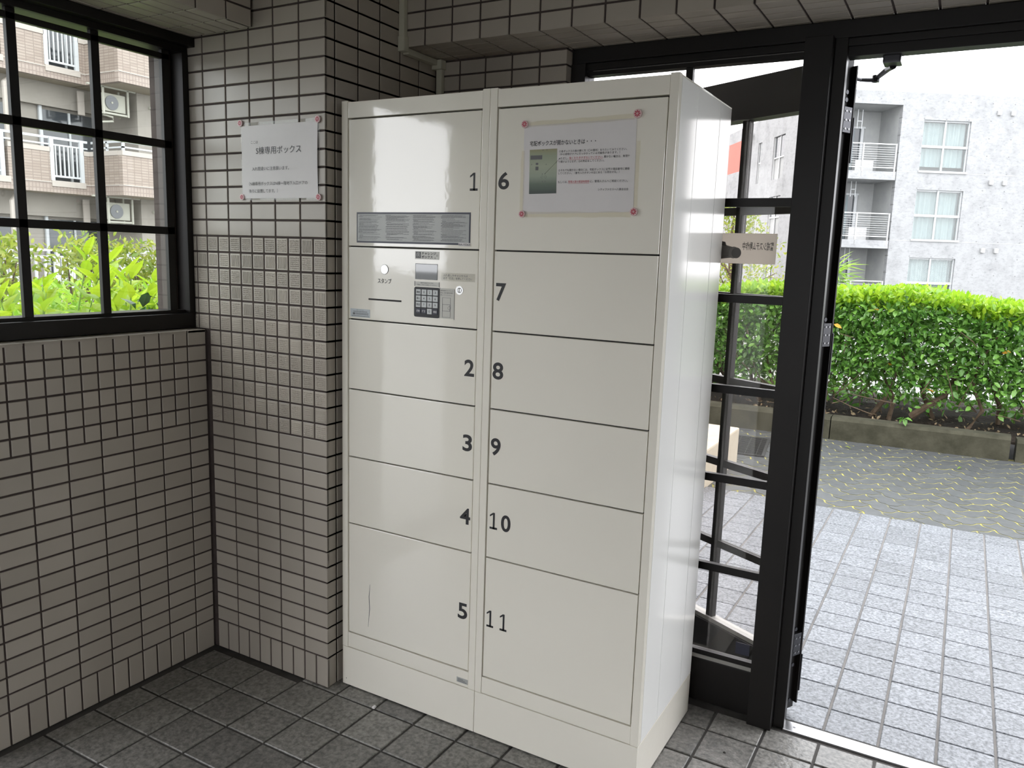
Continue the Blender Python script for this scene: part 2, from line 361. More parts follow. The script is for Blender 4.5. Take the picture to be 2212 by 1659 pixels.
# --- wall under the window (faces +x at x=-.515)
LW = -.515
lef = struct('wall_left', 'greige tiled wall below the barred window with square tiles under its sill', 'wall',
             MB().box(-.76, LW - G, -.80, .002, 0, 1.098), K['grout'])
js = [-.007] + [-(.0762 + PX * i) for i in range(8)]
for k in range(-1, 20):
    z0, z1 = row_z(k) if k >= 0 else (.002, .1 - TJ)
    half = k == -1 or k >= 14
    es = [js[0]]
    for i in range(8):
        j = -(.0762 + PX * i)
        if half and i > 0: es += [j + PX / 2, j]
        else: es.append(j)
    for e0, e1 in zip(es[:-1], es[1:]):
        y1 = e0 - (TJ if e0 < -.02 else 0); y0 = max(e1 + TJ, -.80)
        if y1 < -.795: break
        put_tile(lef, '+x', LW, None, y0, y1, z0, z1 + (TJ if k == 19 else 0))
# sill tiles, slightly bright on top
es = [-.004] + [-(.0762 + PX * i) for i in range(8)]
for e0, e1 in zip(es[:-1], es[1:]):
    put_tile(lef, '+z', 1.1005, None, -.600, LW, max(e1 + TJ, -.80), e0 - TJ, name='sill_tile')
# --- low end of the left wall (faces -y side unseen) and the beam over the window
beaml = struct('wall_beam_left', 'tiled lintel beam over the window with a tiled underside', 'beam', MB().box(-.76, -.271 - G, -3.4, -.010, 2.0 + G, 2.40), K['grout'])
yj = [-.011] + [-(.1025 + .1025 * i) for i in range(13)]
for r in range(7):
    z0, z1 = 2.0 + (.05 * r + (TJ if r else 0)), 2.0 + .05 * (r + 1) - TJ
    for a, b in zip(yj[:-1], yj[1:]): put_tile(beaml, '+x', -.271, None, b + TJ, a - TJ, z0, z1)
xj = [-.271, -.319, -.369, -.419, -.469, -.519, -.566]
for a, b in zip(xj[:-1], xj[1:]):
    for c, d in zip(yj[:-1], yj[1:]): put_tile(beaml, '-z', 2.0, None, b + TJ, a - (TJ if a < -.28 else .001), d + TJ, c - TJ)
# --- beam over lockers and doorway
beamb = struct('wall_beam_back', 'long tiled lintel beam over the lockers and the doorway', 'beam', MB().box(.0, 3.6, .347 + G, .72, 2.0 + G, 2.40), K['grout'])
xs = [.003] + cuts(.0875, .1, 28)
for r in range(7):
    z0, z1 = 2.0 + (.05 * r + (TJ if r else 0)), 2.0 + .05 * (r + 1) - TJ
    for a, b in zip(xs[:-1], xs[1:]): put_tile(beamb, '-y', .347, None, a + TJ, b - TJ, z0, z1)
ys = [.347, .3965, .4465, .4965, .5465, .575]
for a, b in zip(ys[:-1], ys[1:]):
    for c, d in zip(xs[:-1], xs[1:]): put_tile(beamb, '-z', 2.0, None, c + TJ, d - TJ, a + (TJ if a > .35 else .001), b - TJ)
# --- ceiling and the walls around the camera
struct('ceiling', 'plain plaster ceiling of the entrance hall', 'ceiling', MB().box(-.76, 3.6, -3.4, .72, 2.40, 2.52), K['plaster'])
struct('wall_rear', 'plain greige wall with an opening added to light the hall, behind the viewer', 'wall', MB().box(-.76, .7, -3.55, -3.4, 0, 2.52).box(2.0, 3.45, -3.55, -3.4, 0, 2.52).box(.7, 2.0, -3.55, -3.4, 2.1, 2.52), K['plaster'])  # opening is unseen, added and sized to brighten the hall
struct('wall_left_far', 'plain greige wall beyond the side opening', 'wall', MB().box(-.76, -.515, -3.4, -1.62, 0, 2.40), K['plaster'])
struct('wall_right', 'plain greige wall on the right of the entrance hall', 'wall', MB().box(3.3, 3.45, -3.4, .72, 0, 2.40), K['plaster'])

# --- floor inside
FP = .149; FX0 = .044; FY0 = -.160
flo = struct('floor', 'dark slate grey square floor tiles of the entrance hall', 'floor', MB().box(-.76, 3.45, -3.4, .60, -.12, -.004), K['floor_grout'])
def floor_tile_mesh(w, h, m, name):
    key = ('f', round(w, 3), round(h, 3), m.name)
    if key not in _tm:
        c = .0022; x, z = w / 2, h / 2
        def ring(dx, dz, zz): return [(-dx, -dz, zz), (dx, -dz, zz), (dx, dz, zz), (-dx, dz, zz)]
        vs = ring(x, z, -.012) + ring(x, z, -c) + ring(x - c, z - c, 0)
        fs = [(i, (i + 1) % 4, 4 + (i + 1) % 4, 4 + i) for i in range(4)] + [(4 + i, 4 + (i + 1) % 4, 8 + (i + 1) % 4, 8 + i) for i in range(4)] + [(8, 9, 10, 11)]
        _tm[key] = MB().add(vs, fs).mesh(name, m)
    return _tm[key]
rest = MB(); FJ = .0035
for i in range(-4, 23):
    for j in range(-22, 6):
        x0, x1 = FX0 + FP * (i - 1), FX0 + FP * i; y0, y1 = FY0 + FP * (j - 1), FY0 + FP * j
        x0 = max(x0, LW + .018); y1c = min(y1, .548 if x0 > .5 else (-.022 if x1 < 0 else .53)); 
        if x1 - x0 < .02 or y1c - y0 < .02: continue
        a, b, c, d = x0 + FJ, x1 - FJ, y0 + FJ, y1c - FJ
        cx, cy = (a + b) / 2, (c + d) / 2
        seen = cy > -1.05 and not (.12 < cx < .93 and .12 < cy) and not (cx < .6 and cy < -.9) and (cx < 2.3)
        if seen:
            o = inst('floor_tile', floor_tile_mesh(b - a, d - c, K['floor_tile'], 'floor_tile'), flo, (cx, cy, 0), (random.uniform(-.003, .003), random.uniform(-.003, .003), 0))
        else: rest.box(a, b, c, d, -.012, 0)
tag(rest.obj('floor_tile_field', K['floor_tile'], flo), kind='stuff')
# --- stainless door track in the floor
tr = empty('trim_1', (1.74, .59, 0), label='bright stainless steel threshold strip across the doorway floor', cat='threshold', kind='structure')
MB().box(-.46, .62, -.029, .022, -.006, .0035).obj('track_plate', K['steel'], tr, bevel=.0012)
MB().box(-.46, .62, .022, .031, -.006, .0015).obj('rubber_seal', K['gap'], tr)
MB().cyl((-.43, -.004, .0032), .004, .0012, 'z', 12).obj('screw', K['screw'], tr)
# --- porch floor
por = struct('floor_porch', 'pale grey slate tiles of the porch outside the doorway', 'floor', MB().box(-1.3, 3.9, .60, 2.985, -.12, -.004), K['porch_grout'])
PY = .1486; rest = MB()
for i in range(-8, 26):
    for j in range(0, 16):
        x0, x1 = FX0 + FP * (i - 1), FX0 + FP * i
        y0 = .6225 if j == 0 else .757 + PY * (j - 1); y1 = .757 + PY * j
        a, b, c, d = x0 + FJ * 1.1, x1 - FJ * 1.1, y0 + FJ * .55, y1 - FJ * .55
        cx, cy = (a + b) / 2, (c + d) / 2
        if .35 < cx < 2.35: inst('porch_tile', floor_tile_mesh(b - a, d - c, K['porch_tile'], 'porch_tile'), por, (cx, cy, 0), (random.uniform(-.004, .004), random.uniform(-.004, .004), 0))
        else: rest.box(a, b, c, d, -.012, 0)
tag(rest.obj('porch_tile_field', K['porch_tile'], por), kind='stuff')
# --- ground around the building
struct('ground', 'flat ground around the entrance', 'ground', MB().box(-60, 60, -50, 90, -.50, -.10), K['asphalt'])

# ================================================================== WINDOW (left wall)
BZ = K['bronze']
win = empty('window_1', (-.59, -.38, 1.1), label='dark bronze barred window in the left wall', cat='window', kind='structure')
def wbox(name, m, x0, x1, y0, y1, z0, z1, **kw):
    return MB().box(x0 + .59, x1 + .59, y0 + .38, y1 + .38, z0 - 1.1, z1 - 1.1).obj(name, m, win, **kw)
wbox('head', BZ, -.69, -.533, -.80, -.0005, 1.972, 1.9985, bevel=.001)
wbox('head_track', BZ, -.69, -.568, -.80, -.0005, 1.955, 1.972)
wbox('sill_frame', BZ, -.69, -.566, -.80, -.0005, 1.103, 1.150, bevel=.001)
wbox('drip_moulding', K['white_metal'], -.80, -.70, -.90, .10, 1.982, 2.0)
wbox('sill_lip', BZ, -.66, -.590, -.80, -.0005, 1.150, 1.160)
wbox('jamb', BZ, -.69, -.566, -.022, -.0005, 1.150, 1.955, bevel=.001)
wbox('jamb_track', K['bronze2'], -.660, -.622, -.052, -.022, 1.160, 1.955)
wbox('jamb', BZ, -.69, -.566, -.80, -.775, 1.150, 1.955)
for i in range(4):
    yc = -.294 - .2275 * i if i else None
ST = dict(x0=-.603, x1=-.588)
wbox('stile', BZ, ST['x0'], ST['x1'], -.078, -.052, 1.160, 1.955, bevel=.001)
for i in range(3): wbox('muntin', BZ, ST['x0'], ST['x1'], -.305 - .228 * i, -.281 - .228 * i, 1.160, 1.955, bevel=.001)
for z0, z1 in ((1.400, 1.423), (1.664, 1.687), (1.927, 1.944)): wbox('muntin_bar', BZ, ST['x0'], ST['x1'], -.775, -.052, z0, z1, bevel=.001)
yy = [-.078, -.281, -.305, -.509, -.533, -.737, -.761, -.775]
for a, b in ((-.078, -.281), (-.305, -.509), (-.533, -.737)):
    for z0, z1 in ((1.160, 1.400), (1.423, 1.664), (1.687, 1.927)): wbox('pane', K['glass'], -.597, -.594, b - .003, a + .003, z0 - .003, z1 + .003)
# exterior ledge seen past the glass
# ================================================================== DOORWAY FRAME with fixed light
dfr = empty('door_1', (1.23, .585, 0), label='dark bronze doorway frame with a barred fixed glass side light', cat='door frame', kind='structure')
def dbox(name, m, x0, x1, y0, y1, z0, z1, **kw):
    return MB().box(x0 - 1.23, x1 - 1.23, y0 - .585, y1 - .585, z0, z1).obj(name, m, dfr, **kw)
dbox('header', BZ, .492, 2.36, .562, .645, 1.955, 1.9985, bevel=.0015)
dbox('header_step', BZ, .505, 2.36, .574, .635, 1.936, 1.955, bevel=.001)
dbox('header_gap_strip', K['bead'], .55, 1.175, .588, .600, 1.930, 1.9365)  # pale strip standing in for the lit gap under the header
dbox('head_rail', BZ, .53, 1.18, .578, .612, 1.920, 1.932)
dbox('head_stop', BZ, 1.28, 2.30, .585, .632, 1.912, 1.938, bevel=.001)
dbox('jamb', BZ, .487, .535, .562, .632, 0, 1.955, bevel=.0015)
dbox('post', BZ, 1.180, 1.250, .530, .606, 0, 1.957, bevel=.0015)
dbox('post_stop', BZ, 1.250, 1.282, .566, .600, 0, 1.957, bevel=.0015)
dbox('jamb', BZ, 2.24, 2.36, .530, .640, 0, 1.957, bevel=.0015)
dbox('bottom_rail', BZ, .535, 1.180, .580, .632, 0, .140, bevel=.0015)
dbox('bottom_bead', K['bead'], .535, 1.180, .581, .600, .141, .153)
dbox('bottom_bead_cap', BZ, .535, 1.180, .583, .604, .153, .168)
for z1 in (.455, .738, 1.010, 1.278, 1.551): dbox('muntin_bar', BZ, .535, 1.180, .583, .601, z1 - .024, z1, bevel=.001)
dbox('muntin', BZ, .846, .867, .583, .601, .168, 1.920, bevel=.001)
zz = [.168, .455, .738, 1.010, 1.278, 1.551, 1.92]
for a, b in ((.535, .846), (.867, 1.180)):
    for k in range(6):
        z0 = zz[k]; z1 = zz[k + 1] - (.024 if k < 5 else 0); dbox('pane', K['glass_door'], a, b, .590, .594, z0, z1)
dbox('corner_label', K['navy'], 1.118, 1.160, .5885, .5895, .185, .222)
# ================================================================== OPEN DOOR LEAF
TH = math.radians(28)
lea = empty('door_2', (1.285, .645, 0), math.pi - TH, label='dark bronze glazed door leaf swung wide open outside', cat='door', kind='structure')
# local x runs along the leaf from the hinge, local y towards the side that faced out
def lbox(name, m, x0, x1, y0, y1, z0, z1, **kw): return MB().box(x0, x1, y0, y1, z0, z1).obj(name, m, lea, **kw)
lbox('hinge_stile', BZ, .012, .110, -.026, .026, .020, 1.922, bevel=.001)
lbox('lock_stile', BZ, .830, .940, -.026, .026, .020, 1.922, bevel=.001)
lbox('bottom_rail', BZ, .110, .830, -.026, .026, .020, .172, bevel=.001)
lbox('bottom_bead', K['bead'], .110, .830, -.017, .017, .172, .186)
lbox('top_rail', BZ, .110, .830, -.026, .026, 1.800, 1.922, bevel=.001)
for zb in (.458, .731, 1.004, 1.275, 1.540): lbox('muntin_bar', BZ, .110, .830, -.010, .010, zb - .024, zb, bevel=.001)
for xb in (.332, .580): lbox('muntin', BZ, xb, xb + .027, -.010, .010, .186, 1.800, bevel=.001)
zz = [.186, .458, .731, 1.004, 1.275, 1.540, 1.824]
for a, b in ((.110, .332), (.359, .580), (.607, .830)):
    for k in range(6): lbox('pane', K['glass_door'], a, b, -.002, .002, zz[k], zz[k + 1] - .024)
# channel shaped hinge edge, seen end-on beside the post
lbox('edge_channel', BZ, -.002, .012, -.026, -.021, .040, 1.905)
lbox('edge_channel', BZ, -.002, .012, .021, .026, .040, 1.905)
for z0, z1 in ((1.728, 1.795), (1.142, 1.208), (.202, .272)):
    hp = lbox('hinge_plate', K['hinge'], -.002, .012, -.017, .017, z0, z1, bevel=.0008)
    for u in (-.008, .008):
        for w in (.010, .033, .056): MB().cyl((-.0035, u, z0 + w), .0028, .002, 'x', 10).obj('screw', K['screw'], hp)
for z0 in (1.835, 1.815, 1.218, .282, .167, .050): MB().cyl((.006, 0, z0), .006, .008, 'x', 12).obj('bolt_head', K['hinge'], lea)
for z0 in (1.65, 1.06, .08): lbox('pivot_rod', K['hinge'], -.004, .004, -.030, -.026, z0, z0 + .12)
lbox('push_plate', K['steel'], .845, .925, .026, .029, .95, 1.15)
# door closer arm on the header
clo = empty('door_closer', (1.385, .64, 1.905), label='folding closer arm hanging between header and open door', cat='door closer')
def cpt(x, y, z): return (x - 1.385, y - .64, z - 1.905)
MB().box(-.022, .022, -.03, .03, -.010, .030).obj('bracket', K['hinge'], clo, bevel=.004)
MB().tube([cpt(1.385, .66, 1.897), cpt(1.368, .70, 1.898), cpt(1.340, .745, 1.888)], [.010, .009, .007], 8).obj('arm', K['hinge'], clo)
MB().cyl(cpt(1.336, .75, 1.876), .010, .018, 'z', 12).obj('elbow', K['hinge'], clo)
MB().tube([cpt(1.338, .75, 1.881), cpt(1.300, .725, 1.880), cpt(1.255, .668, 1.884)], [.006, .005, .005], 8).obj('arm', K['hinge'], clo)
# security sticker on the fixed glass, seen from behind (mirrored)
stk = empty('security_sticker', (1.015, .589, 1.41), label='security camera sticker on the door side glass, seen mirrored from behind', cat='sticker')
MB().box(-.125, .125, -.0006, 0, -.043, .043).obj('sheet', K['stk'], stk)
text(MB(), '警戒システム動作中', .030, .117, -.005, .019, -.0012, bold=.02, mirror=True).obj('lettering', K['stk_grey'], stk)
MB().prism([(-.075, -.004), (-.042, .016), (.008, .002), (.008, -.026), (-.06, -.034), (-.078, -.026)], -.0014, -.0007, 'y').obj('camera_body_print', K['stk_mid'], stk)
MB().prism([(-.070, -.006), (-.042, .012), (-.002, .001), (-.002, -.021), (-.058, -.029), (-.072, -.023)], -.0016, -.0014, 'y').obj('camera_highlight_print', K['stk'], stk)
MB().prism([(.006 + .015 * math.cos(t * math.pi / 8), -.012 + .017 * math.sin(t * math.pi / 8)) for t in range(16)], -.0019, -.0017, 'y').obj('camera_hood_print', K['stk_mid'], stk)
MB().prism([(.014 + .014 * math.cos(t * math.pi / 8), -.013 + .0155 * math.sin(t * math.pi / 8)) for t in range(16)], -.0022, -.0019, 'y').obj('camera_lens_print', K['stk_grey'], stk)
MB().prism([(-.050, .012), (-.016, .006), (-.020, .018), (-.032, .020), (-.034, .040), (-.052, .040)], -.0016, -.0007, 'y').obj('camera_mount_print', K['stk_grey'], stk)

# ================================================================== PARCEL LOCKERS
YF = .0476; YB = .497; ZT = 1.784; ZP = .1325
DL = [1.736, 1.380, 1.169, .960, .752, .541, .184]     # door seams
PT = K['paint']
def digits(door, num, x0, x1, z0, z1, y):
    n = len(num); zc, hh = (z0 + z1) / 2, (z1 - z0) * .56; z0, z1 = zc - hh, zc + hh
    if n == 1: xc, hw = (x0 + x1) / 2, (x1 - x0) * .55; x0, x1 = xc - hw, xc + hw
    cells = [(x0, x1)] if n == 1 else [(x0, x0 + .024), (x1 - .030, x1)] if num[1] == '0' else [(x0, x0 + .022), (x1 - .022, x1)]
    for ch, (a, b) in zip(num, cells):
        mb = MB(); h = z1 - z0; t = .0058
        if ch == '1':
            c = (a + b) / 2 + .001
            mb.box(a, b, y, y + .0003, z0, z0 + t); mb.box(c - t / 2, c + t / 2, y, y + .0003, z0, z1)
            mb.add([(c - t / 2, y, z1), (a, y, z1 - .0075), (a, y, z1 - .0125), (c - t / 2, y, z1 - .0062)], [(0, 1, 2, 3)])
        else: text(mb, ch, a, b, z0, z1, y, bold=.022)
        mb.obj('number', K['ink'], door)
def locker(x0, x1, label, left):
    u = empty('parcel_locker', ((x0 + x1) / 2, (YF + YB) / 2, 0), label=label, cat='locker', group='parcel lockers in the recess')
    ox, oy = u.location.x, u.location.y
    def B(name, m, parent, a, b, c, d, e, f, **kw): return MB().box(a - ox, b - ox, c - oy, d - oy, e, f).obj(name, m, parent, **kw)
    sl, sr = (x0 + .0215, x1 - .0215)          # inside edges of the stiles
    B('carcass', K['gap'], u, x0 + .004, x1 - .004, YF + .019, YB - .003, .004, ZT - .004)
    B('plinth', PT, u, x0 + .0003, x1 - .0003, YF, YB, .004, ZP - .0012, bevel=.0012)
    B('stile', PT, u, x0, sl, YF, YF + .020, ZP, ZT + .0015, bevel=.0012)
    B('stile', PT, u, sr, x1, YF, YF + .020, ZP, ZT + .0015, bevel=.0012)
    B('top_panel', PT, u, sl + .0006, sr - .0006, YF + .0012, YF + .020, DL[0] + .0025, ZT - .002, bevel=.0012)
    B('bottom_panel', PT, u, sl + .0006, sr - .0006, YF + .0012, YF + .020, ZP + .0012, DL[-1] - .002, bevel=.0012)
    B('roof', PT, u, x0, x1, YF + .020, YB, ZT - .003, ZT, bevel=.0008)
    doors = []
    for k in range(6):
        nm = 'control_panel' if (left and k == 1) else 'door'
        d = B(nm, PT, u, sl + .0032, sr - .0032, YF + .0022, YF + .021, DL[k + 1] + .002, DL[k] - .002, bevel=.0014); doors.append(d)
        if k: B('seam_strip', K['gap'], u, sl + .003, sr - .003, YF + .012, YF + .020, DL[k] - .002, DL[k] + .002)
    # side panels with folded sheet seams
    ss = [YF + .0205, .192, .390, YB]
    for xx, sgn in ((x0, 1), (x1, -1)):
        if left and sgn == -1 or (not left and sgn == 1): continue
        for a, b in zip(ss[:-1], ss[1:]):
            B('side_panel', K['paint_daylit'], u, min(xx, xx + sgn * .006), max(xx, xx + sgn * .006), a + .0009, b - .0009, ZP + .0012, ZT - .0035, bevel=.0007)
    return u, ox, oy, doors
LU, lox, loy, LD = locker(.0191, .5139, 'left parcel locker unit with keypad panel and boxes 1 to 5', True)
RU, rox, roy, RD = locker(.5149, 1.0105, 'right parcel locker unit with boxes 6 to 11 and a taped notice', False)
for d, n, a, b, c, e in ((LD[0], '1', .459, .481, 1.535, 1.576), (LD[2], '2', .455, .484, 1.043, 1.084), (LD[3], '3', .455, .483, .834, .876),
                         (LD[4], '4', .452, .483, .624, .666), (LD[5], '5', .452, .481, .341, .384)):
    digits(d, n, a - lox, b - lox, c, e, YF + .0018 - loy)
for d, n, a, b, c, e in ((RD[0], '6', .546, .575, 1.537, 1.576), (RD[1], '7', .548, .576, 1.252, 1.294), (RD[2], '8', .545, .575, 1.044, 1.085),
                         (RD[3], '9', .546, .574, .836, .879), (RD[4], '10', .548, .614, .628, .670), (RD[5], '11', .547, .612, .341, .385)):
    digits(d, n, a - rox, b - rox, c, e, YF + .0018 - roy)
YD = YF + .0022                                         # door face
def lp(x): return x - lox
# instruction plate on door 1
y = YD - loy
dd = LD[0]
MB().box(lp(.074), lp(.463), y - .0008, y, 1.3915, 1.477).obj('instruction_plate_border', K['navy'], dd)
MB().box(lp(.078), lp(.459), y - .0012, y - .0008, 1.3965, 1.472).obj('instruction_plate', K['plate'], dd)
rnd = random.Random(3); mb = MB()
for c in range(4):
    x0 = .081 + .0945 * c + (.004 if c else 0); zt = 1.4695
    while zt > 1.400:
        if rnd.random() < .2: zt -= .0016
        w = rnd.choice([.02, .05, .075, .085, .087, .087, .07]) * rnd.uniform(.8, 1); ind = rnd.choice([0, 0, .002, .004])
        xx = x0 + ind
        while xx < x0 + w:
            g = rnd.uniform(.004, .016); mb.quad((lp(xx), y - .0014, zt - .0009), (lp(min(xx + g, x0 + w)), y - .0014, zt - .0009), (lp(min(xx + g, x0 + w)), y - .0014, zt), (lp(xx), y - .0014, zt)); xx += g + .0008
        zt -= .00185
mb.obj('small_print', K['ink_soft'], dd)
MB().box(lp(.4265), lp(.4645), y - .0018, y - .0012, 1.3885, 1.3975).obj('serial_label', K['paper'], dd)
text(MB(), 'RA-15263', lp(.428), lp(.463), 1.3903, 1.3957, y - .0022, bold=.01).obj('serial_lettering', K['ink'], dd)
# faint dent scratch on door 5
mb = MB(); mb.tube([(lp(.128), y - .0001, .36), (lp(.124), y - .0001, .32), (lp(.1265), y - .0001, .28), (lp(.121), y - .0001, .22)], [.0004, .0012, .0012, .0004], 5).obj('scratch', K['ink_soft'], LD[5])
# maker plate at the bottom panel
bp = MB().box(lp(.4525), lp(.4905), YF + .0004 - loy, YF + .0014 - loy, .1425, .1575).obj('maker_plate', K['plate'], LU)
mb = MB()
for k in range(3): mb.box(lp(.456), lp(.487 - .006 * k), YF - .0001 - loy, YF + .0004 - loy, .1455 + .0035 * k, .1468 + .0035 * k)
mb.obj('maker_print', K['ink_soft'], bp)
# ---- control panel
cp = LD[1]
MB().box(lp(.283), lp(.364), y - .0006, y, 1.3505, 1.3725).obj('logo_label', K['clear_label'], cp)
mb = MB(); mb.box(lp(.2855), lp(.303), y - .001, y - .0006, 1.3535, 1.3705).obj('logo_square', K['ink_soft'], cp)
mb = MB()
for r0, r1 in ((.0068, .0056), (.0042, .0030)):
    n = 20
    for i in range(n):
        if i in (14, 15): continue
        a, b = 2 * math.pi * i / n, 2 * math.pi * (i + 1) / n; cx, cz = lp(.2943), 1.362
        mb.quad((cx + r0 * math.cos(a), y - .0014, cz + r0 * math.sin(a)), (cx + r0 * math.cos(b), y - .0014, cz + r0 * math.sin(b)), (cx + r1 * math.cos(b), y - .0014, cz + r1 * math.sin(b)), (cx + r1 * math.cos(a), y - .0014, cz + r1 * math.sin(a)))
mb.box(lp(.2933), lp(.2955), y - .0014, y - .001, 1.359, 1.365)
mb.obj('logo_spiral', K['plate'], cp)
mb = MB(); text(mb, 'チャレンジ', lp(.306), lp(.354), 1.3625, 1.3705, y - .001, bold=.02); text(mb, 'ボックス', lp(.306), lp(.343), 1.3530, 1.3612, y - .001, bold=.02)
for cx, cz, r in ((.3575, 1.3615, .0022), (.3508, 1.3545, .0016)): mb.tube([(lp(cx) + r * math.cos(t * .7), y - .001, cz + r * math.sin(t * .7)) for t in range(10)], .0003, 4)
mb.obj('logo_lettering', K['ink'], cp)
MB().box(lp(.2845), lp(.3595), y - .0006, y + .002, 1.2955, 1.3385).obj('display_bezel', K['ink_soft'], cp)
MB().box(lp(.2862), lp(.3590), y - .0012, y - .0006, 1.2960, 1.3372).obj('display', K['screen'], cp)
MB().cyl((lp(.1765), y - .0006, 1.318), .0138, .002, 'y', 32).obj('button_ring', K['ink_soft'], cp, smooth=False)
MB().cyl((lp(.1765), y - .0016, 1.318), .0126, .002, 'y', 32, r2=.0128).obj('stamp_button', K['button'], cp)
text_obj('stamp_lettering', cp, K['ink'], 'スタンプ', lp(.152), lp(.201), 1.2785, 1.2925, y - .0006, bold=.012)
MB().box(lp(.118), lp(.237), y - .0004, y + .004, 1.2287, 1.2335).obj('stamp_slot', K['gap'], cp)
MB().box(lp(.0505), lp(.1238), y - .0006, y, 1.1765, 1.2005).obj('contact_label', K['blue_label'], cp)
mb = MB(); text(mb, 'お問い合わせ先', lp(.072), lp(.101), 1.1955, 1.1985, y - .001); rnd = random.Random(9)
for z, a, b in ((1.1918, .062, .114), (1.1872, .070, .118), (1.1838, .070, .118), (1.1788, .056, .120)):
    xx = a
    while xx < b: g = rnd.uniform(.002, .005); mb.box(lp(xx), lp(min(b, xx + g)), y - .001, y - .0007, z, z + .0018); xx += g + .0009
mb.box(lp(.060), lp(.068), y - .001, y - .0007, 1.1835, 1.1895)
mb.obj('contact_print', K['ink_soft'], cp)
# guide text above the keypad
MB().box(lp(.2830), lp(.3660), y - .0004, y, 1.2770, 1.2895).obj('guide_label', K['clear_label'], cp)
mb = MB(); text(mb, '操作を始めるときは', lp(.303), lp(.346), 1.2845, 1.2878, y - .0008); text(mb, '「開始」ボタンを押してください。', lp(.291), lp(.359), 1.2790, 1.2825, y - .0008)
mb.box(lp(.2826), lp(.2840), y - .0009, y - .0004, 1.2765, 1.2900).box(lp(.3652), lp(.3664), y - .0009, y - .0004, 1.2765, 1.2900)
mb.obj('guide_lettering', K['ink'], cp)
mb = MB(); pts = []
for cx, cz, a0 in ((.3625, 1.2695, 0), (.2875, 1.2695, 90), (.2875, 1.1965, 180), (.3625, 1.1965, 270)):
    for t in range(0, 91, 30): pts.append((lp(cx) + .0050 * math.cos(math.radians(a0 + t)), cz + .0050 * math.sin(math.radians(a0 + t))))
kpad = MB().prism(pts, y - .0016, y, 'y').obj('keypad', K['ink'], cp)
legend = [['開始', '1', '2', '3'], ['個人', '4', '5', '6'], ['取出', '7', '8', '9'], ['複数', '訂正', '0', '確認']]
kx = [.2895, .3087, .3277, .3468]; kz = [1.2535, 1.2363, 1.2190, 1.2012]
kme = MB().box(0, .0162, 0, .0012, 0, .0145).mesh('key', K['key'], bevel=.0004); kmd = MB().box(0, .0162, 0, .0012, 0, .0145).mesh('key', K['navy'], bevel=.0004)
for r in range(4):
    for c in range(4):
        dark = r == 3 and c != 2; lg = legend[r][c]
        inst('key', kmd if dark else kme, cp, (lp(kx[c]), y - .0028, kz[r]))
        w = .0115 if len(lg) == 2 else (.0018 if lg == '1' else .0040); cx = lp(kx[c] + .0081)
        text_obj('key_legend', cp, K['white_print'] if dark else K['ink'], lg, cx - w / 2, cx + w / 2, kz[r] + .0042, kz[r] + .0105, y - .0031, bold=.01)
MB().box(lp(.3685), lp(.4165), y - .0004, y, 1.1925, 1.2745).obj('diagram_label', K['clear_label'], cp)
mb = MB()
for k, t in enumerate(('表示窓がついている', '時は、表示番号の扉を', '押してください。')): text(mb, t, lp(.371), lp(.4125 if k < 2 else .408), 1.2665 - .0062 * k, 1.2705 - .0062 * k, y - .0008)
def frame(mb, a, b, c, d, t, yy):
    for e in ((a, b, c, c + t), (a, b, d - t, d), (a, a + t, c, d), (b - t, b, c, d)): mb.box(e[0], e[1], yy - .0003, yy, e[2], e[3])
frame(mb, lp(.3772), lp(.4040), 1.1955, 1.2495, .0007, y - .0005)
frame(mb, lp(.3772), lp(.4030), 1.2125, 1.2310, .0009, y - .0005)
mb.tube([(lp(.4005) + .0045 * math.cos(t * .55), y - .0008, 1.2215 + .0045 * math.sin(t * .55)) for t in range(12)], .0003, 4)
mb.box(lp(.3675), lp(.3686), y - .0009, y - .0004, 1.1915, 1.2755).box(lp(.4162), lp(.4172), y - .0009, y - .0004, 1.1905, 1.2720)
mb.obj('diagram_print', K['ink_soft'], cp)
MB().cyl((lp(.4325), y - .0012, 1.2715), .0118, .002, 'y', 28).obj('key_lock', K['button'], cp)
mb = MB(); mb.cyl((lp(.4325), y - .0018, 1.2715), .0068, .001, 'y', 24).obj('lock_ring', K['ink_soft'], cp)
MB().cyl((lp(.4325), y - .0024, 1.2715), .0048, .001, 'y', 24).box(lp(.4345), lp(.4385), y - .0022, y - .0014, 1.2675, 1.2755).obj('lock_core', K['button'], cp)
MB().box(lp(.4318), lp(.4332), y - .0030, y - .0024, 1.2668, 1.2762).obj('key_slot', K['gap'], cp)
MB().box(lp(.372), lp(.481), y - .0003, y, 1.295, 1.317).obj('clear_label', K['film'], cp)
mb = MB(); text(mb, '入れ直しやキャンセルは', lp(.379), lp(.458), 1.3068, 1.3132, y - .0006); text(mb, '必ず「訂正」を押してください', lp(.379), lp(.472), 1.2990, 1.3055, y - .0006)
mb.obj('clear_label_lettering', K['ink_soft'], cp)
# plinth marks
MB().box(lp(.0338), lp(.0352), YF - .0004 - loy, YF - loy, .022, .026).obj('plinth_hole', K['gap'], LU)

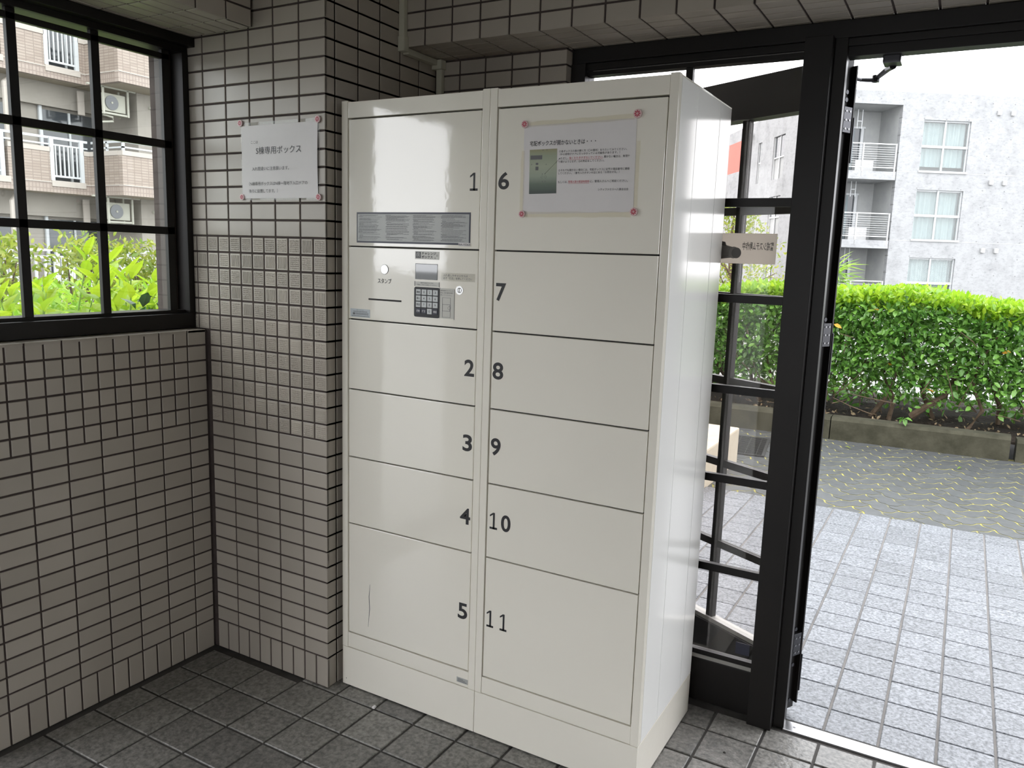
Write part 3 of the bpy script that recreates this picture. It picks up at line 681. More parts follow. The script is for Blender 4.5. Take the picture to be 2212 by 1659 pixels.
# ================================================================== NOTICES
def magnet(x, z, y, label, group, s=1.0, rot=0.0):
    o = empty('flower_magnet', (x, y, z), label=label, cat='magnet', group=group)
    MB().cyl((0, -.004 * s, 0), .0098 * s, .004 * s, 'y', 28).obj('disc', K['pink'], o, bevel=.0008)
    mb = MB()
    for k in range(8):
        a = rot + k * math.pi / 4; c, sn = math.cos(a), math.sin(a); r0, r1, w = .0014 * s, .0080 * s, .0017 * s
        P = lambda r, t: (c * r - sn * t, -.0046 * s, sn * r + c * t)
        mb.add([P(r0, 0), P(r1 * .62, -w), P(r1, 0), P(r1 * .62, w)], [(0, 1, 2, 3)])
        mb.add([P(r1 * .62, -.0005 * s), P(r1 * .85, -.0005 * s), P(r1 * .85, .0005 * s), P(r1 * .62, .0005 * s)], [(0, 1, 2, 3)])
    mb.obj('flower_print', K['petal'], o)
    return o
# -- laminated notice on the pillar
n1 = empty('notice_sheet', (-.180, -.001, 1.62), label='laminated paper notice with large lettering on the tiled pillar', cat='notice')
def n1x(x): return x + .180
def n1z(z): return z - 1.62
MB().box(n1x(-.337), n1x(-.021), -.0006, 0, n1z(1.509), n1z(1.736)).obj('laminate', K['film'], n1)
mb = MB(); nx, nz = 10, 8
for i in range(nx + 1):
    for j in range(nz + 1):
        x = -.3335 + (.3085) * i / nx; z = 1.514 + .2125 * j / nz
        bulge = .0035 * math.sin(math.pi * i / nx) * math.sin(math.pi * j / nz) + (.0045 * max(0, (i - 8) / 2) * math.sin(math.pi * j / nz))
        mb.v.append((n1x(x), -.0011 - bulge * .6, n1z(z)))
for i in range(nx):
    for j in range(nz): a = i * (nz + 1) + j; mb.f.append((a, a + nz + 1, a + nz + 2, a + 1)); mb.mi.append(0)
mb.obj('paper', K['paper'], n1, smooth=True)
yt = -.0036
text_obj('text_line', n1, K['ink'], 'ここは', n1x(-.291), n1x(-.262), n1z(1.674), n1z(1.682), yt)
text_obj('text_line', n1, K['ink'], 'S棟専用ボックス', n1x(-.271), n1x(-.088), n1z(1.642), n1z(1.664), yt)
text_obj('text_line', n1, K['ink'], '入れ間違いに注意願います。', n1x(-.289), n1x(-.136), n1z(1.595), n1z(1.6065), yt)
text_obj('text_line', n1, K['ink'], '（N棟専用ボックスはN棟一階地下入口ドアの', n1x(-.302), n1x(-.064), n1z(1.5515), n1z(1.563), yt)
text_obj('text_line', n1, K['ink'], '後ろに設置してます。）', n1x(-.303), n1x(-.183), n1z(1.530), n1z(1.5415), yt)
GM = 'flower magnets on the pillar notice'
magnet(-.336, 1.7355, -.002, 'pink flower magnet at the upper left corner of the pillar notice', GM, 1, .1)
magnet(-.0235, 1.7310, -.002, 'pink flower magnet at the upper right corner of the pillar notice', GM, 1.02, .3)
magnet(-.0220, 1.5160, -.002, 'pink flower magnet at the lower right corner of the pillar notice', GM, 1.0, .2)
magnet(-.3340, 1.5185, -.002, 'pink flower magnet at the lower left corner of the pillar notice', GM, .92, 0)
# -- taped notice on locker door 6
yn = YD - .0006
n2 = empty('notice_sheet', (.766, yn, 1.58), label='printed notice with a photo, taped to locker door 6', cat='notice')
def X2(x): return x - .766
def Z2(z): return z - 1.58
MB().add([(X2(.616), -.0004, Z2(1.6885)), (X2(.9135), -.0004, Z2(1.692)), (X2(.9165), -.0004, Z2(1.4785)), (X2(.6185), -.0004, Z2(1.4725)),
          (X2(.616), 0, Z2(1.6885)), (X2(.9135), 0, Z2(1.692)), (X2(.9165), 0, Z2(1.4785)), (X2(.6185), 0, Z2(1.4725))],
         [(0, 1, 2, 3), (7, 6, 5, 4), (0, 4, 5, 1), (1, 5, 6, 2), (2, 6, 7, 3), (3, 7, 4, 0)]).obj('paper', K['paper'], n2)
PH = mat('photo_print', (.30, .31, .22), .5, .3)
_nt = PH.node_tree; _tc = _nt.nodes.new('ShaderNodeTexCoord'); _sp = _nt.nodes.new('ShaderNodeSeparateXYZ'); _rp = _nt.nodes.new('ShaderNodeValToRGB')
_nt.links.new(_tc.outputs['Generated'], _sp.inputs[0]); _nt.links.new(_sp.outputs['Z'], _rp.inputs[0]); _nt.links.new(_rp.outputs[0], _nt.nodes['Principled BSDF'].inputs[0])
_e = _rp.color_ramp.elements; _e[0].position = .05; _e[0].color = (.10, .12, .11, 1); _e[1].position = 1; _e[1].color = (.34, .33, .20, 1)
for pos, c in ((.22, (.17, .21, .17)), (.40, (.36, .41, .33)), (.62, (.42, .46, .35)), (.85, (.34, .38, .28))): e = _e.new(pos); e.color = (*c, 1)
ph = MB().add([(X2(.634), -.0008, Z2(1.630)), (X2(.7105), -.0008, Z2(1.6305)), (X2(.7125), -.0008, Z2(1.5235)), (X2(.636), -.0008, Z2(1.5225))], [(0, 1, 2, 3)]).obj('photo', PH, n2)
mb = MB(); yp = -.0011
for a, b, c, d in ((.637, .670, 1.606, 1.616), (.6525, .6595, 1.593, 1.598), (.652, .6605, 1.580, 1.589)): mb.quad((X2(a), yp, Z2(c)), (X2(b), yp, Z2(c)), (X2(b), yp, Z2(d)), (X2(a), yp, Z2(d)))
for a, c in ((.671, 1.6265), (.682, 1.6268), (.640, 1.593), (.681, 1.592), (.671, 1.569), (.679, 1.5695), (.672, 1.551), (.680, 1.551)): mb.box(X2(a), X2(a + .0012), yp, yp + .0001, Z2(c), Z2(c + .003))
for a in (.671, .681): mb.tube([(X2(a) + .003 * math.cos(t * .6), yp, Z2(1.5635) + .003 * math.sin(t * .6)) for t in range(12)], .0002, 4)
mb.obj('photo_details', K['ink_soft'], ph)
yt = -.0008
text_obj('text_line', n2, K['ink'], '宅配ボックスが開かないときは・・・', X2(.634), X2(.813), Z2(1.6385), Z2(1.6510), yt, bold=.012)
L2 = [('①各ボックスの扉の開く方（〇の箇所）をたたいてみてください。', .716, .893, 1.6205), ('（中の荷物がドアに引っかかっている可能性があります。）', .718, .876, 1.6135),
      ('り開けようとせず、②の対応をしてください。', .716, .837, 1.5960), ('②それでも開かない場合には、宅配ボックスに記載の電話番号に連絡', .716, .902, 1.5755),
      ('してください。（番号入力ボタンの左にある「お問合せ先」）', .716, .877, 1.5685), ('シティファミリー八事自治会', .824, .902, 1.5285)]
for t, a, b, z in L2: text_obj('text_line', n2, K['ink'], t, X2(a), X2(b), Z2(z), Z2(z + .0058), yt, bold=.006)
text_obj('text_line', n2, K['ink'], '※ただし、', X2(.716), X2(.742), Z2(1.6035), Z2(1.6093), yt, bold=.006)
text_obj('text_line', n2, K['ink'], '開かない場合は、無理や', X2(.836), X2(.901), Z2(1.6045), Z2(1.6103), yt, bold=.006)
text_obj('text_line', n2, K['ink'], 'もしくは、', X2(.716), X2(.742), Z2(1.5475), Z2(1.5533), yt, bold=.006)
text_obj('text_line', n2, K['ink'], 'に、管理人さんへご相談ください。', X2(.802), X2(.899), Z2(1.5480), Z2(1.5538), yt, bold=.006)
MB().tube([(X2(.679), -.0012, Z2(1.571)), (X2(.718), -.0012, Z2(1.606))], .00025, 4).obj('pointer_line', K['ink'], n2)
text_obj('text_line', n2, K['ink_red'], '強くたたきすぎないでください。', X2(.744), X2(.834), Z2(1.6040), Z2(1.6098), yt, bold=.006)
text_obj('text_line', n2, K['ink_red'], '管理人室の開室時間帯', X2(.744), X2(.800), Z2(1.5478), Z2(1.5536), yt, bold=.006)
MB().box(X2(.744), X2(.832), yt, yt + .0001, Z2(1.6025), Z2(1.6031)).obj('underline', K['ink_red'], n2)
MB().box(X2(.744), X2(.800), yt, yt + .0001, Z2(1.5463), Z2(1.5469)).obj('underline', K['ink_red'], n2)
for a, b, c, d, sl in ((.632, .908, 1.684, 1.697, .004), (.626, .912, 1.466, 1.479, 0), (.9165, .926, 1.490, 1.640, 0), (.6105, .621, 1.480, 1.628, 0)):
    mb = MB(); n = 12; hor = b - a > .1; r2 = random.Random(int(a * 1e4))
    top = []; bot = []
    for i in range(n + 1):
        t = i / n; j1, j2 = r2.uniform(-.0015, .0015), r2.uniform(-.0015, .0015)
        if hor: bot.append((X2(a + (b - a) * t), -.0010 - r2.uniform(0, .0006), Z2(c + sl * t + j1))); top.append((X2(a + (b - a) * t), -.0009, Z2(d + sl * t + j2)))
        else: bot.append((X2(a + j1 * .5), -.0009, Z2(c + (d - c) * t))); top.append((X2(b + j2 * .5), -.0010 - r2.uniform(0, .0006), Z2(c + (d - c) * t)))
    for i in range(n): mb.add([bot[i], bot[i + 1], top[i + 1], top[i]], [(0, 1, 2, 3)])
    mb.obj('tape_strip', K['tape'], n2)
GM = 'flower magnets on the locker notice'
magnet(.6190, 1.6920, yn - .0016, 'pink flower magnet at the upper left corner of the locker notice', GM, .95, .2)
magnet(.9160, 1.7005, yn - .0016, 'pink flower magnet at the upper right corner of the locker notice', GM, 1.05, 0)
magnet(.9195, 1.4790, yn - .0016, 'pink flower magnet at the lower right corner of the locker notice', GM, 1.0, .15)
magnet(.6190, 1.4730, yn - .0016, 'pink flower magnet at the lower left corner of the locker notice', GM, .92, .3)
# ================================================================== CABLE DUCT over the lockers
du = empty('cable_duct', (.01, .44, 2.0), label='cream plastic cable duct bent round the beam into the dark recess', cat='cable duct')
def ub(name, a, b, c, d, e, f): return MB().box(a - .01, b - .01, c - .44, d - .44, e - 2.0, f - 2.0).obj(name, K['duct'], du, bevel=.0025)
ub('vertical_run', -.002 + .003, .022, .328, .346, 2.012, 2.39)
ub('corner_cover', .001, .026, .324, .350, 1.985, 2.030)
ub('soffit_run', .001, .024, .350, .528, 1.980, 1.998)
ub('corner_cover', .001, .040, .505, .533, 1.968, 1.998)
ub('wall_run', .012, .034, .516, .533, 1.45, 1.970)
# scrap of paper on the floor
MB().add([(-.006, -.004, 0), (.005, -.005, .001), (.006, .004, .004), (-.004, .006, .002), (-.005, -.003, .005), (.004, -.004, .006), (.005, .003, .009), (-.003, .005, .007)],
         [(0, 1, 2, 3), (4, 5, 6, 7), (0, 1, 5, 4), (1, 2, 6, 5), (2, 3, 7, 6), (3, 0, 4, 7)]).obj('paper_scrap', K['paper'])
sp_ = bpy.data.objects['paper_scrap']; sp_.location = (.193, -.008, .0005); tag(sp_, 'tiny white paper scrap on the floor before the left locker', 'paper scrap')
MB().add([(-.004, -.003, 0), (.005, -.003, 0), (.004, .003, 0), (-.003, .004, 0), (0, 0, .004)], [(0, 1, 4), (1, 2, 4), (2, 3, 4), (3, 0, 4), (3, 2, 1, 0)]).obj('pebble', K['gap'])
pb = bpy.data.objects['pebble']; pb.location = (1.162, .352, .0005); tag(pb, 'tiny dark crumb on the floor tile right of the lockers', 'crumb')

# ================================================================== OUTSIDE, beyond the doorway
# --- interlocking pavers, herringbone with wavy edges
pav = struct('pavement', 'grey wavy interlocking pavers with mossy joints beyond the porch', 'pavement', MB().box(-6, 6, 2.985, 5.12, -.14, -.0118), K['moss'])
PW = .112; ca, sa = math.cos(math.radians(38)), math.sin(math.radians(38))
def wav(u, v): return u + .010 * math.sin(2 * math.pi * v / PW / 1.0 + .6), v + .010 * math.sin(2 * math.pi * u / PW + 2.1)
def paver_poly(u0, u1, v0, v1):
    pts = []; n = 5; g = .0052
    u0 += g; u1 -= g; v0 += g; v1 -= g
    def seg(a, b, m):
        for i in range(m): t = i / m; pts.append((a[0] + (b[0] - a[0]) * t, a[1] + (b[1] - a[1]) * t))
    long_u = u1 - u0 > .15
    nu, nv = (12, 6) if long_u else (6, 12)
    seg((u0, v0), (u1, v0), nu); seg((u1, v0), (u1, v1), nv); seg((u1, v1), (u0, v1), nu); seg((u0, v1), (u0, v0), nv)
    out = []
    for u, v in pts:
        u, v = wav(u, v); out.append((1.2 + ca * u - sa * v, 4.0 + sa * u + ca * v))
    return out
far = MB(); pieces = []
def inside(px): return all(-5.5 < x < 5.5 and 2.992 < y < 4.99 for x, y in px)
def clip_poly(px):
    """cut a paver at the porch edge and the kerb"""
    for sgn, lim in ((1, 2.992), (-1, 5.06)):
        out = []
        for i in range(len(px)):
            a, b = px[i], px[(i + 1) % len(px)]; ia, ib = sgn * a[1] >= sgn * lim, sgn * b[1] >= sgn * lim
            if ia: out.append(a)
            if ia != ib: t = (lim - a[1]) / (b[1] - a[1]); out.append((a[0] + (b[0] - a[0]) * t, lim))
        px = out
        if len(px) < 3: return None
    return px
for i in range(-60, 60):
    for j in range(-60, 60):
        md = (i - j) % 4
        if md == 0: q = (PW * i, PW * (i + 2), PW * j, PW * (j + 1))
        elif md == 3: q = (PW * i, PW * (i + 1), PW * j, PW * (j + 2))
        else: continue
        cu, cv = (q[0] + q[1]) / 2, (q[2] + q[3]) / 2
        cx, cy = 1.2 + ca * cu - sa * cv, 4.0 + sa * cu + ca * cv
        if not (-4 < cx < 5 and 2.85 < cy < 5.2): continue
        pp = clip_poly(paver_poly(*q))
        if pp: pieces.append((cx, cy, pp))
vis = [p for p in pieces if -.4 < p[0] < 2.45 and p[1] < 4.99]
vis.sort(key=lambda p: p[1]); vset = set(id(p) for p in vis[:290])
for p in pieces:
    cx, cy, pp = p
    if id(p) in vset:
        o = MB().prism([(x - cx, y - cy) for x, y in pp], -.05, 0).obj('paver', K['paver'], pav); o.location = (cx, cy, random.uniform(-.0108, -.0092)); o.rotation_euler = (random.uniform(-.002, .002), random.uniform(-.002, .002), 0)
    else: far.prism(pp, -.06, -.010)
tag(far.obj('paver_field', K['paver'], pav), kind='stuff')
# --- drain grate
gr = empty('drain_grate', (.21, 4.30, -.004), math.radians(8), label='dark steel drain grate set in the paving beyond the glass door', cat='drain grate')
MB().box(-.22, .22, -.32, -.30, -.02, .004).box(-.22, .22, .30, .32, -.02, .004).box(-.22, -.20, -.30, .30, -.02, .004).box(.20, .22, -.30, .30, -.02, .004).obj('frame', K['grate'], gr)
gm = MB().box(-.2, .2, -.004, .004, -.02, .003).mesh('bar', K['grate'])
for k in range(17): inst('bar', gm, gr, (0, -.27 + .034 * k, 0))
for k in range(5): MB().box(-.16 + .08 * k - .003, -.16 + .08 * k + .003, -.3, .3, -.018, .001).obj('cross_bar', K['grate'], gr)
MB().box(-.2, .2, -.3, .3, -.03, -.021).obj('pit', K['gap'], gr)
# --- stone bench block
sb = MB().box(-.35, .345, 2.86, 3.75, -.02, .24).obj('stone_block', K['stone'], bevel=.012); tag(sb, 'beige stone block beside the porch, seen through the door glass', 'stone block')
# --- kerb stones and planting bed
kb = empty('kerb', (.8, 5.03, 0), label='low mossy concrete kerb stones edging the hedge bed', cat='kerb')
xk = [-4.3, -3.1, -1.9, -.60, .775, 2.02]
def ky(x): return 4.93 + .045 * max(0, min(2.2, x + .2)) 
for a, b in zip(xk[:-1], xk[1:]):
    y0, y1 = ky(a + .01), ky(b - .01)
    mb = MB(); prof = [(0, -.10), (.012, .145), (.030, .170), (.14, .172), (.15, -.10)]
    vs = [(a + .004 - .8, y0 + p - 5.03, z) for p, z in prof] + [(b - .004 - .8, y1 + p - 5.03, z) for p, z in prof]
    n = len(prof); mb.add(vs, [tuple(range(n)), tuple(range(n, 2 * n))[::-1]] + [(i, (i + 1) % n, n + (i + 1) % n, n + i) for i in range(n)])
    mb.obj('kerb_stone', K['kerb'], kb)
# curved end stone turning away to the right
mb = MB(); prof = [(0, -.10), (.012, .13), (.030, .155), (.14, .157), (.15, -.10)]; n = len(prof); rings = []
for t in range(7):
    an = math.radians(2 + 11 * t); cx, cy = 2.025, ky(2.02) + .9
    rings.append([(cx + math.sin(an) * (.9 - p) * 1.0 - .8, cy - math.cos(an) * (.9 - p) - 5.03, z) for p, z in prof])
vs = [v for r in rings for v in r]
fs = [tuple(range(n)), tuple(range(6 * n, 7 * n))[::-1]] + [(k * n + i, k * n + (i + 1) % n, (k + 1) * n + (i + 1) % n, (k + 1) * n + i) for k in range(6) for i in range(n)]
mb.add(vs, fs).obj('kerb_stone', K['kerb'], kb)
mb = MB(); nx, ny = 60, 12; rr = random.Random(5)
for i in range(nx + 1):
    for j in range(ny + 1):
        x = -4.3 + 7.2 * i / nx; yy_ = 5.12 + 1.7 * j / ny; mb.v.append((x, yy_, .105 + rr.uniform(-.02, .02) + .05 * (j / ny)))
for i in range(nx):
    for j in range(ny): a = i * (ny + 1) + j; mb.f.append((a, a + ny + 1, a + ny + 2, a + 1)); mb.mi.append(0)
tag(mb.obj('soil_bed', K['soil']), 'dark soil with leaf litter under the hedge', 'soil', kind='stuff')

# --- leaves
def leaf_verts(pos, d, up, L, W, fold=.25, bend=.15):
    d = d.normalized(); s = d.cross(up)
    s = s.normalized() if s.length > 1e-4 else Vector((1, 0, 0)); n = s.cross(d).normalized()
    p = Vector(pos); b = n * (-bend * L)
    vs = [p, p + d * (L * .32) + s * (W * .46) + n * (fold * W * .4), p + d * (L * .68) + s * (W * .40) + n * (fold * W * .3) + b * .5, p + d * L + b,
          p + d * (L * .68) - s * (W * .40) + n * (fold * W * .3) + b * .5, p + d * (L * .32) - s * (W * .46) + n * (fold * W * .4), p + d * (L * .35), p + d * (L * .70) + b * .45]
    fs = [(0, 1, 6), (0, 6, 5), (1, 2, 7, 6), (6, 7, 4, 5), (2, 3, 7), (7, 3, 4)]
    return vs, fs
def rdir(r, up=.3):
    while True:
        v = Vector((r.uniform(-1, 1), r.uniform(-1, 1), r.uniform(-1, 1)))
        if .05 < v.length < 1: return (v.normalized() + Vector((0, 0, up))).normalized()
def leaf_meshes(m, L, W, n=5):
    out = []
    for k in range(n):
        r = random.Random(k + 11); vs, fs = leaf_verts((0, 0, 0), Vector((1, 0, 0)), Vector((0, 0, 1)), L * r.uniform(.85, 1.15), W * r.uniform(.85, 1.1), r.uniform(.2, .6), r.uniform(.05, .3))
        out.append(MB().add(vs, fs).mesh('leaf', m, smooth=False))
    return out
def put_leaf(parent, me, pos, d, roll, name='leaf'):
    q = d.to_track_quat('X', 'Z').to_matrix() @ Matrix.Rotation(roll, 3, 'X')
    o = bpy.data.objects.new(name, me); o.location = pos; o.rotation_euler = q.to_euler(); COL.objects.link(o); o.parent = parent; return o

# --- clipped hedge
hd = empty('hedge', (.9, 5.65, .1), label='clipped green hedge along the kerb outside the doorway', cat='hedge')
rr = random.Random(21)
HX0, HX1, HY0, HY1 = -3.6, 3.0, 5.22, 6.15
def htop(x): return 1.135 + .03 * math.sin(2.1 * x) + .02 * math.sin(5.3 * x + 1)
mb_old, mb_new = MB(), MB(); cand = []
for k in range(46000):
    x = rr.uniform(HX0, HX1); t = rr.random(); top = htop(x)
    if t < .36: yy_ = rr.uniform(HY0, HY1); z = top - rr.random() ** 2 * .14 + rr.uniform(-.02, .04)       # top skin
    elif t < .80:
        z = .26 + (top - .26) * rr.random() ** .6; yy_ = HY0 - .03 + rr.random() ** 1.5 * .22 + .10 * (1 - z / top) * rr.random()
        if z < .5 and rr.random() < .35: continue
    else:
        yy_ = rr.uniform(HY0, HY1); z = .45 + (top - .45) * rr.random()
        if z < .7 and rr.random() < .4: continue
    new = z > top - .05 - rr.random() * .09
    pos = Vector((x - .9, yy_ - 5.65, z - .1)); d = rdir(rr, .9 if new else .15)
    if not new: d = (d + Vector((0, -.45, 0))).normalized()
    L = rr.uniform(.042, .072); up = rdir(rr, 1.2 if not new else .4)
    if yy_ < HY0 + .12 and .3 < x < 2.3 and len(cand) < 4000: cand.append((pos, d, L, new, up)); continue
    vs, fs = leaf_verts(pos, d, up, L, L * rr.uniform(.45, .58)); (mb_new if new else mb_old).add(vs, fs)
lo, ln = leaf_meshes(K['leaf_old'], .068, .037), leaf_meshes(K['leaf_new'], .060, .032)
ly = leaf_meshes(K['leaf_orange'], .07, .035, 2)
cand.sort(key=lambda c: c[0].y); 
pick = cand[:282]
for q in cand[282:]:
    vs, fs = leaf_verts(q[0], q[1], q[4], q[2], q[2] * .52); (mb_new if q[3] else mb_old).add(vs, fs)
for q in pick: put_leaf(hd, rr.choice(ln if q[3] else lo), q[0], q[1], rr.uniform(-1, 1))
put_leaf(hd, ly[0], (.705 - .9, 5.16 - 5.65, .905 - .1), Vector((1, -.2, -.35)), .9)
for x, z in ((1.15, .62), (1.95, .78), (1.48, .42), (1.05, 1.02)): put_leaf(hd, ly[1], (x - .9, 5.2 - 5.65, z - .1), rdir(rr), rr.uniform(-1, 1))
for x, z, dx in ((1.30, .19, 1), (1.30, .19, -1), (1.30, .19, .2), (1.295, .2, -.4)): put_leaf(hd, lo[2], (x - .9, 5.03 - 5.65, z - .1 + .03), Vector((dx, -.5, -.5 if abs(dx) < .5 else .1)), .2)
for k in range(13000):
    x = rr.uniform(HX0, HX1); yy_ = rr.uniform(HY0 + .18, HY1 + .3); z = rr.uniform(.38, 1.0) if k < 9000 else rr.uniform(.16, .5); yy_ = yy_ if k < 9000 else rr.uniform(5.75, 6.6)
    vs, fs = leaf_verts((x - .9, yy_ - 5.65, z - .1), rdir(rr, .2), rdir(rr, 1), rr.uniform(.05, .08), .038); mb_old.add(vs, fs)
tag(mb_old.obj('mature_leaves', K['leaf_old'], hd), kind='stuff'); tag(mb_new.obj('new_leaves', K['leaf_new'], hd), kind='stuff')
for k in range(26):
    x = HX0 + .2 + (HX1 - HX0 - .4) * (k + rr.uniform(.1, .9)) / 26; yy_ = rr.uniform(5.35, 5.8)
    pts = [(x - .9, yy_ - 5.65, 0.0)]; px, py = x, yy_
    for s_ in range(1, 6): px += rr.uniform(-.14, .14); py += rr.uniform(-.1, .06); pts.append((px - .9, py - 5.65, .19 * s_))
    MB().tube(pts, [.022, .018, .013, .010, .007, .004], 6).obj('stem', K['bark'], hd)
mb = MB()
for k in range(520):
    x = rr.uniform(HX0, HX1); yy_ = rr.uniform(5.2, 5.8); z = rr.uniform(.15, .8); d = rdir(rr, .8) * rr.uniform(.15, .4); p = Vector((x - .9, yy_ - 5.65, z - .1))
    mb.tube([p, p + d * .5 + Vector((rr.uniform(-.03, .03), 0, 0)), p + d], [.005, .004, .002], 4, caps=False)
tag(mb.obj('twigs', K['bark'], hd), kind='stuff')
MB().tube([(1.33 - .9, 5.42 - 5.65, .08), (1.42 - .9, 5.38 - 5.65, .17), (1.55 - .9, 5.42 - 5.65, .27), (1.62 - .9, 5.5 - 5.65, .45)], [.03, .026, .022, .016], 8).obj('stem', K['bark'], hd)
# leaf litter on the soil and the paving
mb = MB()
for k in range(260):
    pos = (rr.uniform(-.5, 2.6), rr.uniform(5.13, 5.9), .135 + rr.uniform(0, .02)); vs, fs = leaf_verts(pos, rdir(rr, 0) * 1.0 + Vector((0, 0, 0)), rdir(rr, 2), rr.uniform(.02, .05), rr.uniform(.012, .025)); mb.add(vs, fs)
tag(mb.obj('leaf_litter', mat('pale_dry_leaf', (.30, .24, .15), .8, .2, noise=30, col2=(.14, .09, .05))), 'scattered dry leaf litter on the soil below the hedge', 'leaf litter', kind='stuff')
for k, (x, y_, lab) in enumerate(((.93, 4.72, 'small yellow leaf lying on the paving by the kerb, left of the others'), (.70, 4.50, 'small yellow leaf lying on the paving close to the door edge'), (1.72, 4.55, 'small yellow leaf lying on the paving by the far kerb'))):
    o = inst('fallen_leaf', leaf_meshes(K['leaf_yel'], .045, .024, 1)[0], None, (x, y_, .002), (0, .05, k * 2.0)); tag(o, lab, 'leaf', 'fallen leaves on the paving')
# --- fine leaved plant rising behind the hedge
pl = empty('spiky_plant', (.44, 6.6, .15), label='small spiky green plant rising behind the hedge beside the door edge', cat='plant')
MB().tube([(0, 0, 0), (.01, 0, .5), (0, .01, 1.10)], [.02, .016, .012], 6).obj('stem', K['bark'], pl)
mb = MB()
for k in range(90):
    a = rr.uniform(0, 6.28); el = rr.uniform(-.2, 1.3); d = Vector((math.cos(a) * math.cos(el), math.sin(a) * math.cos(el), math.sin(el))); p = Vector((0, 0, 1.10 + rr.uniform(-.12, .1))); L = rr.uniform(.18, .32)
    vs, fs = leaf_verts(p, d, Vector((0, 0, 1)), L, .020, .2, .5); mb.add(vs, fs)
mb.obj('leaves', K['leaf_new'], pl)
# --- pale green tree beyond the hedge, seen through the fixed glass
tre = empty('street_tree', (-2.35, 13.6, 0), label='pale yellow-green young tree beyond the hedge, seen through the door glass', cat='tree')
MB().tube([(0, 0, -.1), (.05, 0, .8), (-.05, .05, 1.6), (.0, 0, 2.4)], [.06, .05, .035, .015], 8).obj('trunk', K['bark'], tre)
for k in range(9):
    a = rr.uniform(0, 6.28); z = rr.uniform(.6, 1.6); MB().tube([(0, 0, z), (math.cos(a) * .4, math.sin(a) * .4, z + .35), (math.cos(a) * .85, math.sin(a) * .85, z + .6)], [.025, .016, .006], 6).obj('branch', K['bark'], tre)
mb = MB()
for k in range(3200):
    z = rr.uniform(.35, 2.5); rad = (1.15 if z < 1.5 else 1.15 * (2.75 - z) / 1.25) * (.35 + .65 * rr.random()); a = rr.uniform(0, 6.28)
    if math.sin(5 * a + 4 * z) + math.sin(3 * z * 2.2) < -.5: continue
    vs, fs = leaf_verts((math.cos(a) * rad, math.sin(a) * rad * .9, z), rdir(rr, .1), rdir(rr, .8), rr.uniform(.05, .10), .035); mb.add(vs, fs)
tag(mb.obj('foliage', K['leaf_yel'], tre), kind='stuff')

# ================================================================== CONCRETE APARTMENT BLOCK across the street
UH = math.radians(33)
cbk = empty('concrete_apartments', (-.349 - 4.3 * math.cos(UH), 36.197 - 4.3 * math.sin(UH), -.4), UH, label='raw concrete apartment block with balconies and square windows, beyond the hedge', cat='building')
# local x along the front facade from the near corner, local y into the block, z above the ground (-.4)
OZ = .4
def C(name, m, parent, x0, x1, y0, y1, z0, z1, **kw): return MB().box(x0 + 4.3, x1 + 4.3, y0, y1, z0 + OZ, z1 + OZ).obj(name, m, parent, **kw)
RF = 8.52
# facade built round the balcony recesses (s from -3.85 to -1.32) and windows
S0, S1 = -4.3, 9.0
FL = [5.4, 2.6, -.2]                      # window sill heights, top floor first
wx = [(-.37, 1.65), (5.4, 7.4)]
def wall_with_holes(mb, x0, x1, z0, z1, holes, y0, y1):
    xs_ = sorted(set([x0, x1] + [h[0] for h in holes] + [h[1] for h in holes])); zs = sorted(set([z0, z1] + [h[2] for h in holes] + [h[3] for h in holes]))
    for a, b in zip(xs_[:-1], xs_[1:]):
        for c, d in zip(zs[:-1], zs[1:]):
            if any(h[0] <= a and b <= h[1] and h[2] <= c and d <= h[3] for h in holes): continue
            mb.box(a + 4.3, b + 4.3, y0, y1, c + OZ, d + OZ)
holes = [(a, b, f, f + 2.06) for a, b in wx for f in FL] + [(-4.0, -1.32, -.4, 8.0)]
mb = MB(); wall_with_holes(mb, S0, S1, -.4, RF, holes, 0, .22); mb.obj('front_wall', K['concrete'], cbk)
MB().box(0, .16, .22, 17, 0, RF + OZ).obj('end_wall_core', K['concrete_in'], cbk)
C('roof_slab', K['concrete'], cbk, S0, S1, .22, 17, RF - .3, RF)
C('recess_back', K['concrete_in'], cbk, -4.1, -1.1, 1.75, 1.9, -.4, 8.1)
C('recess_side', K['concrete_in'], cbk, -1.32, -1.14, .22, 1.75, -.4, 8.0)
C('recess_ceiling', K['concrete_in'], cbk, -4.1, -1.2, .2, 1.75, 8.0, 8.1)
C('inner_wall', K['concrete_in'], cbk, -1.1, S1, .9, 1.0, -.4, RF - .3)
for f in FL[:2]:
    j = f - .06
    C('wall_joint', K['concrete_in'], cbk, -1.30, S1, -.004, .0, j, j + .03)
